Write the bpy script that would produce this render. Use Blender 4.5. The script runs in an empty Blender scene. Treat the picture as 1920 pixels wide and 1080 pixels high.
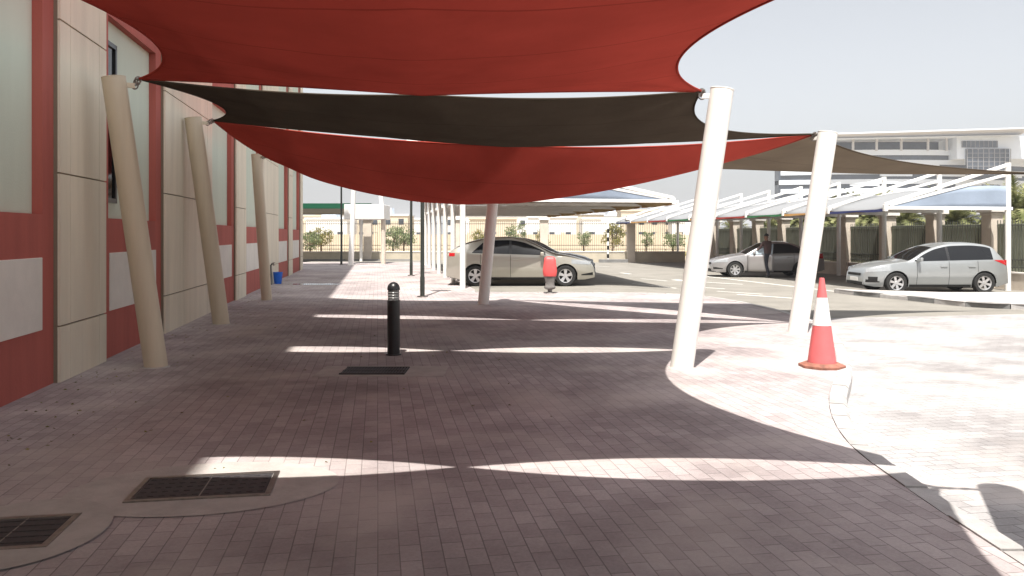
import bpy, bmesh, math, random
from mathutils import Vector, Matrix, noise
R = math.radians
random.seed(7)
scene = bpy.context.scene
# ---------------------------------------------------------------- camera, sky, sun, exposure
F, CX, HY, CZ = 1500.0, 960.0, 440.0, 1.72        # focal length (px of the 1920 photo), centre column, horizon row, eye height
cam = bpy.data.cameras.new('camera'); camo = bpy.data.objects.new('camera', cam)
scene.collection.objects.link(camo)
camo.location = (0, 0, CZ); camo.rotation_euler = (R(90), 0, 0)
cam.sensor_width = 36; cam.lens = 36*F/1920; cam.shift_y = -(540-HY)/1920
cam.clip_start = 0.05; cam.clip_end = 3000
scene.camera = camo
SD = Vector((.05, .46, -1)).normalized()            # the way the sunlight travels
EL = math.asin(-SD.z); AZ = math.atan2(-SD.x, -SD.y)
w = bpy.data.worlds.new('World'); scene.world = w; w.use_nodes = True
nt = w.node_tree; nt.nodes.clear()
sky = nt.nodes.new('ShaderNodeTexSky'); sky.sky_type = 'NISHITA'; sky.sun_disc = False
sky.sun_elevation = EL; sky.sun_rotation = AZ % (2*math.pi)
sky.air_density = 1.0; sky.dust_density = 3.3; sky.ozone_density = 1.0; sky.altitude = 0
hs = nt.nodes.new('ShaderNodeHueSaturation'); hs.inputs['Saturation'].default_value = .24
bg = nt.nodes.new('ShaderNodeBackground'); bg.inputs['Strength'].default_value = .098
wo = nt.nodes.new('ShaderNodeOutputWorld')
nt.links.new(sky.outputs[0], hs.inputs['Color']); nt.links.new(hs.outputs[0], bg.inputs[0]); nt.links.new(bg.outputs[0], wo.inputs[0])
sun = bpy.data.lights.new('sun', 'SUN'); sun.energy = 4.3; sun.angle = R(.5); sun.color = (1, .95, .87)
suno = bpy.data.objects.new('sun', sun); scene.collection.objects.link(suno)
suno.rotation_euler = SD.to_track_quat('-Z', 'Y').to_euler(); suno.location = (0, -5, 30)
scene.view_settings.view_transform = 'Standard'; scene.view_settings.look = 'None'
scene.view_settings.exposure = 1.04; scene.view_settings.gamma = 1
scene.render.engine = 'CYCLES'; scene.cycles.max_bounces = 8; scene.cycles.transparent_max_bounces = 12
C = scene.collection
PZ = .14                                             # pavement level above the road

# ---------------------------------------------------------------- helpers
def at(px, py, D): return Vector(((px-CX)/F*D, D, CZ-(py-HY)/F*D))
def pav(px, py, z=PZ):
    D = (CZ-z)*F/(py-HY); return Vector(((px-CX)/F*D, D, z))
class MB:
    def __init__(s, origin=(0,0,0)):
        s.v=[]; s.f=[]; s.m=[]; s.uv=None; s.o=Vector(origin)
    def add(s, vs, fs, mi=0):
        b=len(s.v); s.v += [Vector(p)-s.o for p in vs]
        for f in fs: s.f.append([b+i for i in f]); s.m.append(mi)
    def box(s, x0,x1,y0,y1,z0,z1, mi=0):
        s.add([(x0,y0,z0),(x1,y0,z0),(x1,y1,z0),(x0,y1,z0),(x0,y0,z1),(x1,y0,z1),(x1,y1,z1),(x0,y1,z1)],
              [(0,3,2,1),(4,5,6,7),(0,1,5,4),(1,2,6,5),(2,3,7,6),(3,0,4,7)], mi)
    def hexa(s, p, mi=0):   # 8 points, bottom ring then top ring
        s.add(p, [(0,3,2,1),(4,5,6,7),(0,1,5,4),(1,2,6,5),(2,3,7,6),(3,0,4,7)], mi)
    def prism(s, poly, z0, z1, mi=0):
        n=len(poly); s.add([(p[0],p[1],z0) for p in poly]+[(p[0],p[1],z1) for p in poly],
            [tuple(range(n-1,-1,-1)), tuple(range(n,2*n))]+[(i,(i+1)%n,n+(i+1)%n,n+i) for i in range(n)], mi)
    def beam(s, a, b, wd, ht, mi=0):
        a=Vector(a); b=Vector(b); d=(b-a).normalized()
        up=Vector((0,0,1)) if abs(d.z)<.95 else Vector((0,1,0))
        x=d.cross(up).normalized()*wd/2; y=x.cross(d).normalized()*ht/2
        s.hexa([a-x-y,a+x-y,b+x-y,b-x-y,a-x+y,a+x+y,b+x+y,b-x+y], mi)
    def tube(s, pts, r, n=10, mi=0, cap=True):
        pts=[Vector(p) for p in pts]; rs = r if isinstance(r,(list,tuple)) else [r]*len(pts)
        ring=[]; ref=None
        for i,p in enumerate(pts):
            d=(pts[min(i+1,len(pts)-1)]-pts[max(i-1,0)]).normalized()
            if ref is None: ref = Vector((1,0,0)) if abs(d.x)<.9 else Vector((0,1,0))
            x=(ref-d*ref.dot(d)).normalized(); y=d.cross(x); ref=x
            ring.append([p+(x*math.cos(2*math.pi*k/n)+y*math.sin(2*math.pi*k/n))*rs[i] for k in range(n)])
        vs=[q for rr in ring for q in rr]; fs=[]
        for i in range(len(pts)-1):
            for k in range(n): fs.append((i*n+k, i*n+(k+1)%n, (i+1)*n+(k+1)%n, (i+1)*n+k))
        if cap: fs.append(tuple(range(n-1,-1,-1))); fs.append(tuple(range((len(pts)-1)*n, len(pts)*n)))
        s.add(vs, fs, mi)
    def lathe(s, prof, c=(0,0,0), n=24, mi=0, axis='z'):
        vs=[]; fs=[]
        for (r,z) in prof:
            for k in range(n):
                a=2*math.pi*k/n; p=(r*math.cos(a), r*math.sin(a), z)
                if axis=='y': p=(p[0], p[2], p[1])
                vs.append(Vector(p)+Vector(c))
        for i in range(len(prof)-1):
            for k in range(n):
                q=(i*n+k, i*n+(k+1)%n, (i+1)*n+(k+1)%n, (i+1)*n+k)
                fs.append(q if axis=='z' else q[::-1])
        s.add(vs, fs, mi)
    def grid(s, P, mi=0, flip=False):
        n=len(P); m=len(P[0]); fs=[]
        for i in range(n-1):
            for j in range(m-1):
                q=(i*m+j,(i+1)*m+j,(i+1)*m+j+1,i*m+j+1); fs.append(q[::-1] if flip else q)
        s.add([p for r in P for p in r], fs, mi)
    def build(s, name, mats, parent=None, smooth=None, bevel=0, solid=0, uvs=None):
        me=bpy.data.meshes.new(name); me.from_pydata([tuple(p) for p in s.v], [], s.f)
        if not isinstance(mats,(list,tuple)): mats=[mats]
        for m in mats: me.materials.append(m)
        me.polygons.foreach_set('material_index', s.m)
        if uvs:
            ul=me.uv_layers.new(name='UVMap')
            for lp in me.loops: ul.data[lp.index].uv = uvs[lp.vertex_index]
        me.validate(); me.update()
        if smooth is not None:
            me.polygons.foreach_set('use_smooth',[True]*len(me.polygons)); me.set_sharp_from_angle(angle=R(smooth))
        o=bpy.data.objects.new(name, me); C.objects.link(o)
        if parent: o.parent=parent
        elif s.o.length>0: o.location=s.o
        if solid:
            md=o.modifiers.new('Solidify','SOLIDIFY'); md.thickness=solid; md.offset=0
        if bevel:
            md=o.modifiers.new('Bevel','BEVEL'); md.width=bevel; md.segments=2; md.limit_method='ANGLE'; md.angle_limit=R(40)
        return o
def thing(name, label, cat, loc=(0,0,0), rz=0, group=None):
    o=bpy.data.objects.new(name, None); o.empty_display_size=.2; C.objects.link(o)
    o.location=loc; o.rotation_euler=(0,0,rz); o['label']=label; o['category']=cat
    if group: o['group']=group
    return o
def tag(o, label, cat, group=None):
    o['label']=label; o['category']=cat
    if group: o['group']=group
    return o
def struct(o): o['kind']='structure'; return o
def copy_tree(o, parent=None):
    c=o.copy(); C.objects.link(c); c.parent=parent
    for ch in [x for x in bpy.data.objects if x.parent==o]: copy_tree(ch, c)
    return c

# ---------------------------------------------------------------- materials
def mat(name, col, rough=.7, metal=0, var=0, vscale=3, bump=0, bscale=40, col2=None, spec=None, coat=0, streak=False):
    m=bpy.data.materials.new(name); m.use_nodes=True; n=m.node_tree.nodes; l=m.node_tree.links
    p=n['Principled BSDF']; p.inputs['Roughness'].default_value=rough; p.inputs['Metallic'].default_value=metal
    if spec is not None: p.inputs['Specular IOR Level'].default_value=spec
    if coat: p.inputs['Coat Weight'].default_value=coat; p.inputs['Coat Roughness'].default_value=.05
    p.inputs['Base Color'].default_value=(*col,1)
    if var or bump:
        tc=n.new('ShaderNodeTexCoord'); mp=n.new('ShaderNodeMapping'); l.new(tc.outputs['Object'], mp.inputs[0])
    if var:
        if streak: mp.inputs['Scale'].default_value=(2.2,2.2,.22)
        ns=n.new('ShaderNodeTexNoise'); ns.inputs['Scale'].default_value=vscale; ns.inputs['Detail'].default_value=6; ns.inputs['Roughness'].default_value=.62
        l.new(mp.outputs[0], ns.inputs['Vector'])
        rp=n.new('ShaderNodeValToRGB'); c2=col2 or tuple(c*(1-var) for c in col)
        rp.color_ramp.elements[0].position=.34; rp.color_ramp.elements[0].color=(*c2,1)
        rp.color_ramp.elements[1].position=.62; rp.color_ramp.elements[1].color=(*col,1)
        l.new(ns.outputs[0], rp.inputs[0]); l.new(rp.outputs[0], p.inputs['Base Color'])
    if bump:
        nb=n.new('ShaderNodeTexNoise'); nb.inputs['Scale'].default_value=bscale; nb.inputs['Detail'].default_value=4
        l.new(tc.outputs['Object'], nb.inputs['Vector'])
        bp=n.new('ShaderNodeBump'); bp.inputs['Strength'].default_value=bump; bp.inputs['Distance'].default_value=.01
        l.new(nb.outputs[0], bp.inputs['Height']); l.new(bp.outputs[0], p.inputs['Normal'])
    return m
ROT = math.atan(.168)                                # the building line turns this much left of the view axis
def paver(name, c1, c2, mortar, bw=.2, rh=.107, rot=ROT+math.pi/2, stain=None):
    m=bpy.data.materials.new(name); m.use_nodes=True; n=m.node_tree.nodes; l=m.node_tree.links
    p=n['Principled BSDF']; p.inputs['Roughness'].default_value=.85
    tc=n.new('ShaderNodeTexCoord'); mp=n.new('ShaderNodeMapping'); mp.inputs['Rotation'].default_value=(0,0,-rot)
    l.new(tc.outputs['Object'], mp.inputs[0])
    br=n.new('ShaderNodeTexBrick'); br.inputs['Scale'].default_value=1; br.inputs['Brick Width'].default_value=bw; br.inputs['Row Height'].default_value=rh
    br.inputs['Mortar Size'].default_value=.0035; br.inputs['Mortar Smooth'].default_value=.3; br.inputs['Bias'].default_value=0
    br.inputs['Color1'].default_value=(*c1,1); br.inputs['Color2'].default_value=(*c2,1); br.inputs['Mortar'].default_value=(*mortar,1)
    l.new(mp.outputs[0], br.inputs['Vector'])
    n1=n.new('ShaderNodeTexNoise'); n1.inputs['Scale'].default_value=.55; n1.inputs['Detail'].default_value=7; n1.inputs['Roughness'].default_value=.65
    l.new(tc.outputs['Object'], n1.inputs['Vector'])
    r1=n.new('ShaderNodeValToRGB'); r1.color_ramp.elements[0].position=.36; r1.color_ramp.elements[0].color=(.62,.6,.6,1)
    r1.color_ramp.elements[1].position=.6; r1.color_ramp.elements[1].color=(1,1,1,1); l.new(n1.outputs[0], r1.inputs[0])
    n2=n.new('ShaderNodeTexNoise'); n2.inputs['Scale'].default_value=60; n2.inputs['Detail'].default_value=3; l.new(tc.outputs['Object'], n2.inputs['Vector'])
    r2=n.new('ShaderNodeValToRGB'); r2.color_ramp.elements[0].color=(.75,.75,.75,1); r2.color_ramp.elements[1].color=(1.1,1.1,1.1,1); l.new(n2.outputs[0], r2.inputs[0])
    mx=n.new('ShaderNodeMix'); mx.data_type='RGBA'; mx.blend_type='MULTIPLY'; mx.inputs[0].default_value=1
    l.new(br.outputs['Color'], mx.inputs[6]); l.new(r1.outputs[0], mx.inputs[7])
    m2=n.new('ShaderNodeMix'); m2.data_type='RGBA'; m2.blend_type='MULTIPLY'; m2.inputs[0].default_value=1
    l.new(mx.outputs[2], m2.inputs[6]); l.new(r2.outputs[0], m2.inputs[7])
    n3=n.new('ShaderNodeTexNoise'); n3.inputs['Scale'].default_value=1.9; n3.inputs['Detail'].default_value=9; n3.inputs['Roughness'].default_value=.72; n3.inputs['Distortion'].default_value=.6
    l.new(tc.outputs['Object'], n3.inputs['Vector'])
    r3=n.new('ShaderNodeValToRGB'); r3.color_ramp.elements[0].position=.60; r3.color_ramp.elements[0].color=(0,0,0,1); r3.color_ramp.elements[1].position=.74; r3.color_ramp.elements[1].color=(.6,.6,.6,1); l.new(n3.outputs[0], r3.inputs[0])
    m3=n.new('ShaderNodeMix'); m3.data_type='RGBA'; l.new(r3.outputs[0], m3.inputs[0]); l.new(m2.outputs[2], m3.inputs[6]); m3.inputs[7].default_value=(*[c*.42 for c in c2],1)
    n4=n.new('ShaderNodeTexNoise'); n4.inputs['Scale'].default_value=.9; n4.inputs['Detail'].default_value=6; mp4=n.new('ShaderNodeMapping'); mp4.inputs['Location'].default_value=(7,3,0); l.new(tc.outputs['Object'], mp4.inputs[0]); l.new(mp4.outputs[0], n4.inputs['Vector'])
    r4=n.new('ShaderNodeValToRGB'); r4.color_ramp.elements[0].position=.50; r4.color_ramp.elements[0].color=(0,0,0,1); r4.color_ramp.elements[1].position=.72; r4.color_ramp.elements[1].color=(.7,.7,.7,1); l.new(n4.outputs[0], r4.inputs[0])
    m4=n.new('ShaderNodeMix'); m4.data_type='RGBA'; l.new(r4.outputs[0], m4.inputs[0]); l.new(m3.outputs[2], m4.inputs[6]); m4.inputs[7].default_value=(.50,.45,.42,1)
    l.new(m4.outputs[2], p.inputs['Base Color'])
    bp=n.new('ShaderNodeBump'); bp.inputs['Strength'].default_value=.6; bp.inputs['Distance'].default_value=.006; bp.invert=True
    l.new(br.outputs['Fac'], bp.inputs['Height']); l.new(bp.outputs[0], p.inputs['Normal'])
    return m
def fabric(name, col, trans=.25, seams=5, alpha=0):
    m=bpy.data.materials.new(name); m.use_nodes=True; n=m.node_tree.nodes; l=m.node_tree.links; n.clear()
    out=n.new('ShaderNodeOutputMaterial'); tc=n.new('ShaderNodeTexCoord')
    sx=n.new('ShaderNodeSeparateXYZ'); l.new(tc.outputs['UV'], sx.inputs[0])
    ml=n.new('ShaderNodeMath'); ml.operation='MULTIPLY'; ml.inputs[1].default_value=seams; l.new(sx.outputs[1], ml.inputs[0])
    fr=n.new('ShaderNodeMath'); fr.operation='FRACT'; l.new(ml.outputs[0], fr.inputs[0])
    lt=n.new('ShaderNodeMath'); lt.operation='LESS_THAN'; lt.inputs[1].default_value=.022; l.new(fr.outputs[0], lt.inputs[0])
    ns=n.new('ShaderNodeTexNoise'); ns.inputs['Scale'].default_value=1.3; ns.inputs['Detail'].default_value=5; l.new(tc.outputs['Object'], ns.inputs['Vector'])
    rp=n.new('ShaderNodeValToRGB'); rp.color_ramp.elements[0].position=.3; rp.color_ramp.elements[0].color=(*[c*.8 for c in col],1)
    rp.color_ramp.elements[1].position=.7; rp.color_ramp.elements[1].color=(*col,1); l.new(ns.outputs[0], rp.inputs[0])
    mx=n.new('ShaderNodeMix'); mx.data_type='RGBA'; l.new(lt.outputs[0], mx.inputs[0]); l.new(rp.outputs[0], mx.inputs[6]); mx.inputs[7].default_value=(*[c*.66 for c in col],1)
    d=n.new('ShaderNodeBsdfDiffuse'); t=n.new('ShaderNodeBsdfTranslucent'); ms=n.new('ShaderNodeMixShader'); ms.inputs[0].default_value=trans
    wv=n.new('ShaderNodeTexNoise'); wv.inputs['Scale'].default_value=5; wv.inputs['Detail'].default_value=2; l.new(tc.outputs['Object'], wv.inputs['Vector'])
    bp=n.new('ShaderNodeBump'); bp.inputs['Strength'].default_value=.35; bp.inputs['Distance'].default_value=.02; l.new(wv.outputs[0], bp.inputs['Height'])
    for q in (d,t): l.new(mx.outputs[2], q.inputs['Color']); l.new(bp.outputs[0], q.inputs['Normal'])
    l.new(d.outputs[0], ms.inputs[1]); l.new(t.outputs[0], ms.inputs[2]); l.new(ms.outputs[0], out.inputs[0])
    return m
def leafmat(name, c1, c2):
    m=bpy.data.materials.new(name); m.use_nodes=True; n=m.node_tree.nodes; l=m.node_tree.links; n.clear()
    out=n.new('ShaderNodeOutputMaterial'); tc=n.new('ShaderNodeTexCoord'); ns=n.new('ShaderNodeTexNoise'); ns.inputs['Scale'].default_value=2.5
    l.new(tc.outputs['Object'], ns.inputs['Vector']); rp=n.new('ShaderNodeValToRGB')
    rp.color_ramp.elements[0].position=.35; rp.color_ramp.elements[0].color=(*c1,1); rp.color_ramp.elements[1].position=.65; rp.color_ramp.elements[1].color=(*c2,1)
    l.new(ns.outputs[0], rp.inputs[0]); d=n.new('ShaderNodeBsdfDiffuse'); t=n.new('ShaderNodeBsdfTranslucent'); ms=n.new('ShaderNodeMixShader'); ms.inputs[0].default_value=.3
    for q in (d,t): l.new(rp.outputs[0], q.inputs['Color'])
    l.new(d.outputs[0], ms.inputs[1]); l.new(t.outputs[0], ms.inputs[2]); l.new(ms.outputs[0], out.inputs[0]); return m
M = dict(
 pave=paver('pavement_blocks', (.50,.445,.445), (.40,.35,.352), (.25,.22,.22), rot=-(math.pi/2)+ROT+math.pi),
 road=paver('road_blocks', (.45,.44,.44), (.36,.35,.35), (.21,.20,.20), rot=ROT),
 asphalt=mat('asphalt', (.24,.225,.20), .95, var=.22, vscale=.8, bump=.5, bscale=120),
 sand=mat('sand', (.42,.34,.24), .95, var=.25, vscale=.3),
 kerb_w=mat('kerb_white', (.42,.405,.40), .8, var=.25, vscale=4, bump=.3),
 kerb_g=mat('kerb_grey', (.20,.20,.20), .85, var=.3, vscale=4, bump=.3),
 paint=mat('road_paint', (.78,.77,.73), .7, var=.25, vscale=8),
 concrete=mat('concrete', (.45,.42,.40), .85, var=.2, vscale=4, bump=.3),
 iron=mat('cast_iron', (.07,.065,.07), .6, metal=.4, var=.3, vscale=30),
 red=mat('red_plaster', (.46,.12,.095), .85, var=.18, vscale=1.5, bump=.25, streak=True),
 cream=mat('cream_panel', (.80,.73,.59), .8, var=.15, vscale=1.1, bump=.2, streak=True),
 cream2=mat('cream_render', (.78,.75,.69), .85, var=.1, vscale=2, bump=.2),
 green=mat('pale_green_render', (.62,.68,.57), .85, var=.07, vscale=1.1, bump=.2, streak=True),
 groove=mat('joint', (.22,.18,.13), .9),
 post_c=mat('cream_post_paint', (.60,.51,.38), .42, var=.14, vscale=1.6, bump=.08, streak=True),
 post_w=mat('white_post_paint', (.82,.80,.76), .4, var=.1, vscale=1.6, bump=.05, streak=True),
 steel=mat('galvanised', (.30,.27,.25), .35, metal=.9, var=.3, vscale=20),
 white=mat('white_paint', (.80,.79,.77), .45, var=.08, vscale=2),
 black=mat('black_paint', (.018,.018,.02), .35, var=.3, vscale=10),
 pole=mat('dark_green_pole', (.030,.036,.032), .4, var=.3, vscale=4),
 frosted=mat('lens_plastic', (.22,.22,.22), .2, var=.5, vscale=25),
 sail_r=fabric('red_sail_cloth', (.50,.078,.058), .02, 5),
 sail_d=fabric('brown_sail_cloth', (.085,.068,.052), .025, 4),
 sail_t=fabric('taupe_sail_cloth', (.14,.11,.082), .2, 3),
 cp_w=fabric('white_canopy_cloth', (.66,.68,.71), .5, 1),
 cp_b=fabric('blue_canopy_cloth', (.36,.43,.54), .22, 1),
 cp_t=fabric('tan_canopy_cloth', (.50,.36,.20), .4, 3),
 cp_r=fabric('red_canopy_cloth', (.50,.10,.06), .5, 3),
 cp_g=fabric('green_canopy_cloth', (.02,.085,.05), .2, 1),
 trim_r=mat('red_trim', (.42,.04,.03), .7, var=.1), trim_g=mat('green_trim', (.03,.19,.07), .7, var=.1),
 trim_b=mat('navy_trim', (.03,.04,.16), .7, var=.1), trim_o=mat('orange_trim', (.65,.36,.12), .7, var=.1),
 glass=mat('dark_glass', (.010,.011,.013), .06, spec=.35), tyre=mat('tyre', (.016,.016,.016), .8, var=.2, vscale=20),
 rim=mat('alloy', (.62,.62,.63), .3, metal=.7, var=.1), chrome=mat('chrome', (.6,.6,.6), .15, metal=1),
 under=mat('underbody', (.008,.008,.008), .8, var=.1), lamp=mat('lamp_glass', (.34,.36,.38), .1, spec=.8, var=.15, vscale=12),
 tail=mat('tail_lamp', (.45,.015,.02), .15, var=.15, vscale=12),
 cone_r=mat('cone_red', (.62,.13,.135), .5, var=.12, vscale=6), cone_w=mat('cone_sleeve', (.80,.79,.78), .4, var=.08, vscale=8),
 cone_b=mat('cone_base', (.32,.13,.09), .7, var=.5, vscale=9),
 hood=mat('red_cover', (.72,.09,.09), .45, var=.12, vscale=8, bump=.4, bscale=12),
 gstand=mat('grey_stand', (.15,.14,.135), .6, var=.35, vscale=12),
 blue=mat('blue_plastic', (.01,.13,.62), .35, var=.15, vscale=8),
 fence=mat('fence_metal', (.06,.055,.05), .5, var=.3, vscale=8),
 fence2=mat('side_fence_metal', (.10,.105,.09), .5, var=.3, vscale=8),
 pillar=mat('pillar_render', (.62,.55,.47), .85, var=.15, vscale=2, bump=.2),
 pcap=mat('pillar_cap', (.74,.70,.66), .8, var=.1),
 pwall=mat('low_wall_render', (.50,.45,.36), .85, var=.15, vscale=2),
 net=mat('shade_net', (.38,.41,.31), .9, var=.35, vscale=2.2, bump=.3, streak=True),
 palm=leafmat('palm_leaf', (.13,.15,.06), (.38,.38,.20)), bark=mat('palm_bark', (.20,.14,.09), .9, var=.5, vscale=12, bump=.8, bscale=15),
 leaf=leafmat('leaf', (.12,.17,.07), (.30,.34,.20)), leafd=leafmat('dry_leaf', (.16,.17,.06), (.34,.30,.12)),
 hw=mat('hotel_white', (.62,.68,.76), .6, var=.05, vscale=.1), hg=mat('hotel_glass', (.055,.07,.095), .2, var=.5, vscale=.35),
 hs=mat('hotel_soffit', (.46,.46,.47), .8, var=.05), hf=mat('hotel_frame', (.25,.25,.26), .5),
 villa=mat('villa_wall', (.78,.77,.75), .8, var=.08, vscale=.4), villa2=mat('villa_cream', (.60,.52,.40), .8, var=.1, vscale=.4),
 water=mat('water', (.30,.42,.55), .04, spec=1.0), skin=mat('skin', (.20,.10,.06), .6), hair=mat('hair', (.01,.009,.008), .6),
 cloth1=mat('dark_shirt', (.075,.04,.04), .85, var=.3, vscale=12), cloth2=mat('dark_trousers', (.025,.027,.04), .9, var=.3, vscale=12),
 plate=mat('number_plate', (.75,.75,.74), .5), seat=mat('car_seat', (.12,.11,.10), .9),
)
M['water'].node_tree.nodes['Principled BSDF'].inputs['Metallic'].default_value=.35
def carpaint(name, col): return mat(name, col, .32, metal=.45, var=.05, vscale=2, coat=.8)

# ---------------------------------------------------------------- ground, road, pavement
g=MB(); g.add([(-900,-60,-.05),(900,-60,-.05),(900,2200,-.05),(-900,2200,-.05)],[(0,1,2,3)])
struct(g.build('ground', M['sand']))
def ml(D): return -1.45-.17*(D-23.5)                 # line of the left carport masts
def smooth(t): t=max(0,min(1,t)); return t*t*(3-2*t)
def roadh(x,y):                                      # the bays by the near carport lie almost flush with the pavement
    return .125*(1-smooth((x-2.9)/2.4))*smooth((y-19)/2.5)
g=MB(); xs=[-12+i*.75 for i in range(55)]; ys=[-6+i*.75 for i in range(76)]
g.grid([[(x,y,roadh(x,y)) for y in ys] for x in xs])
struct(g.build('asphalt_road', M['asphalt'], smooth=30))
kerb=[(2.62,-6),(2.60,1),(2.60,3.5),(2.62,5.0),(2.74,6.2),(3.20,7.65),(4.04,9.5),(4.90,11.85),(5.45,13.9),(5.62,15.6),(5.62,17.0),(5.42,19.0),(5.0,20.6),(4.3,21.5),(2.3,21.95),(-.2,22.0),(-1.0,22.05)]
def smoothline(pts, n=6):
    out=[]
    for i in range(len(pts)-1):
        p=[Vector((*pts[max(0,min(len(pts)-1,i+k))],0)) for k in (-1,0,1,2)]
        for j in range(n):
            t=j/n; out.append(.5*((2*p[1])+(-p[0]+p[2])*t+(2*p[0]-5*p[1]+4*p[2]-p[3])*t*t+(-p[0]+3*p[1]-3*p[2]+p[3])*t**3))
    out.append(Vector((*pts[-1],0))); return out
kp=smoothline(kerb)
inner=[]
for i,p in enumerate(kp):
    d=(kp[min(i+1,len(kp)-1)]-kp[max(0,i-1)]).normalized(); inner.append(p+Vector((-d.y,d.x,0))*.16)
left_edge=[(ml(D)+.30,D) for D in (23,30,38,46)]
poly=[(p.x,p.y) for p in inner]+left_edge+[(-16,46),(-16,-6)]
def sheet(name, poly, z, m):
    bm=bmesh.new(); vs=[bm.verts.new((x,y,z)) for x,y in poly]; f=bm.faces.new(vs); bmesh.ops.triangulate(bm, faces=[f])
    me=bpy.data.meshes.new(name); bm.to_mesh(me); bm.free(); me.materials.append(m)
    if me.polygons[0].normal.z<0: me.flip_normals()
    o=bpy.data.objects.new(name, me); C.objects.link(o); return o
struct(sheet('pavement', poly, PZ, M['pave']))
# kerb as blocks laid end to end
def kerbrun(name, pts, wdt, top, low, block=.5, pattern=(0,1), parent=None, side=1):
    mb=MB(); L=0; pts=[Vector((p[0],p[1],0)) for p in pts]
    cum=[0]
    for a,b in zip(pts,pts[1:]): cum.append(cum[-1]+(b-a).length)
    def P(s):
        s=max(0,min(cum[-1],s))
        for i in range(len(pts)-1):
            if s<=cum[i+1]+1e-9:
                t=(s-cum[i])/max(1e-9,cum[i+1]-cum[i]); d=(pts[i+1]-pts[i]).normalized(); return pts[i].lerp(pts[i+1],t), Vector((-d.y,d.x,0))*side
    k=0; s=0
    while s<cum[-1]-.05:
        e=min(s+block-.02, cum[-1]); a,na=P(s); b,nb=P(e); dz=random.uniform(-.004,.004)
        z1=top+dz; ch=.03
        q=[]
        for (p,nn) in ((a,na),(b,nb)):
            q.append([p+Vector((0,0,low)), p+Vector((0,0,z1-ch)), p+nn*ch+Vector((0,0,z1)), p+nn*wdt+Vector((0,0,z1)), p+nn*wdt+Vector((0,0,low))])
        vs=q[0]+q[1]; fs=[(i,i+1,i+6,i+5) for i in range(4)]+[(0,4,3,2,1),(5,6,7,8,9)]
        mb.add(vs,fs,pattern[k%len(pattern)]); s+=block; k+=1
    return mb.build(name,[M['kerb_w'],M['kerb_g']],parent)
struct(kerbrun('kerb', kp, .158, PZ+.006, -.04, .5, (0,0)))
# block-paved driveway on the right
dr=[(2.3,-6),(2.3,5)]+[(2.9,7),(4.2,11),(5.0,14),(5.3,16.2)]+[(9,16.9),(13,17.6),(26,18.0),(26,-6)]
struct(sheet('driveway', dr, .005, M['road']))
# far island on the right
isl=smoothline([(9.5,23.6),(9.75,22.4),(10.25,21.2),(10.55,19.9),(10.9,18.9),(11.8,18.35),(14,18.2),(20,18.1),(26,18.1)])
struct(sheet('traffic_island', [(p.x,p.y) for p in isl]+[(26,22.2),(12,22.3),(10.4,23.2)], .12, M['concrete']))
struct(kerbrun('island_kerb', isl, .15, .126, -.03, .95, (0,1)))
# painted road markings
def strip(mb, x,y,l,wd,ang=0,z=.006):
    c=math.cos(ang); s=math.sin(ang); v=[]
    for a,b in ((-l/2,-wd/2),(l/2,-wd/2),(l/2,wd/2),(-l/2,wd/2)):
        X=x+a*c-b*s; Y=y+a*s+b*c; v.append((X,Y,roadh(X,Y)+z))
    mb.add(v,[(0,1,2,3)])
mk=MB()
for (ax,ay,bx,by) in ((1320,518,1620,553),):
    for t in range(30):
        a=pav(ax+(bx-ax)*t/30, ay+(by-ay)*t/30, 0); b=pav(ax+(bx-ax)*(t+1)/30, ay+(by-ay)*(t+1)/30, 0)
        d=(b-a); mk.add([a+Vector((-.06,0,.006)),a+Vector((.06,0,.006)),b+Vector((.06,0,.006)),b+Vector((-.06,0,.006))],[(0,1,2,3)])
for (px,py,l,wd,an) in ((1173,513,.9,.18,-1.2),(1226,525,1.6,.12,-1.1),(1226,538,1.9,.14,-.9),(1278,526,1.0,.3,-1.2),(1335,530,2.6,.14,-.9),(1330,540,1.2,.12,-.9),(1436,556,1.9,.13,-.9),(1386,549,1.6,.1,-.9),(1090,500,3,.12,-.2)):
    p=pav(px,py,0); strip(mk,p.x,p.y,l,wd,an)
struct(mk.build('road_marking', M['paint']))
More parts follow.
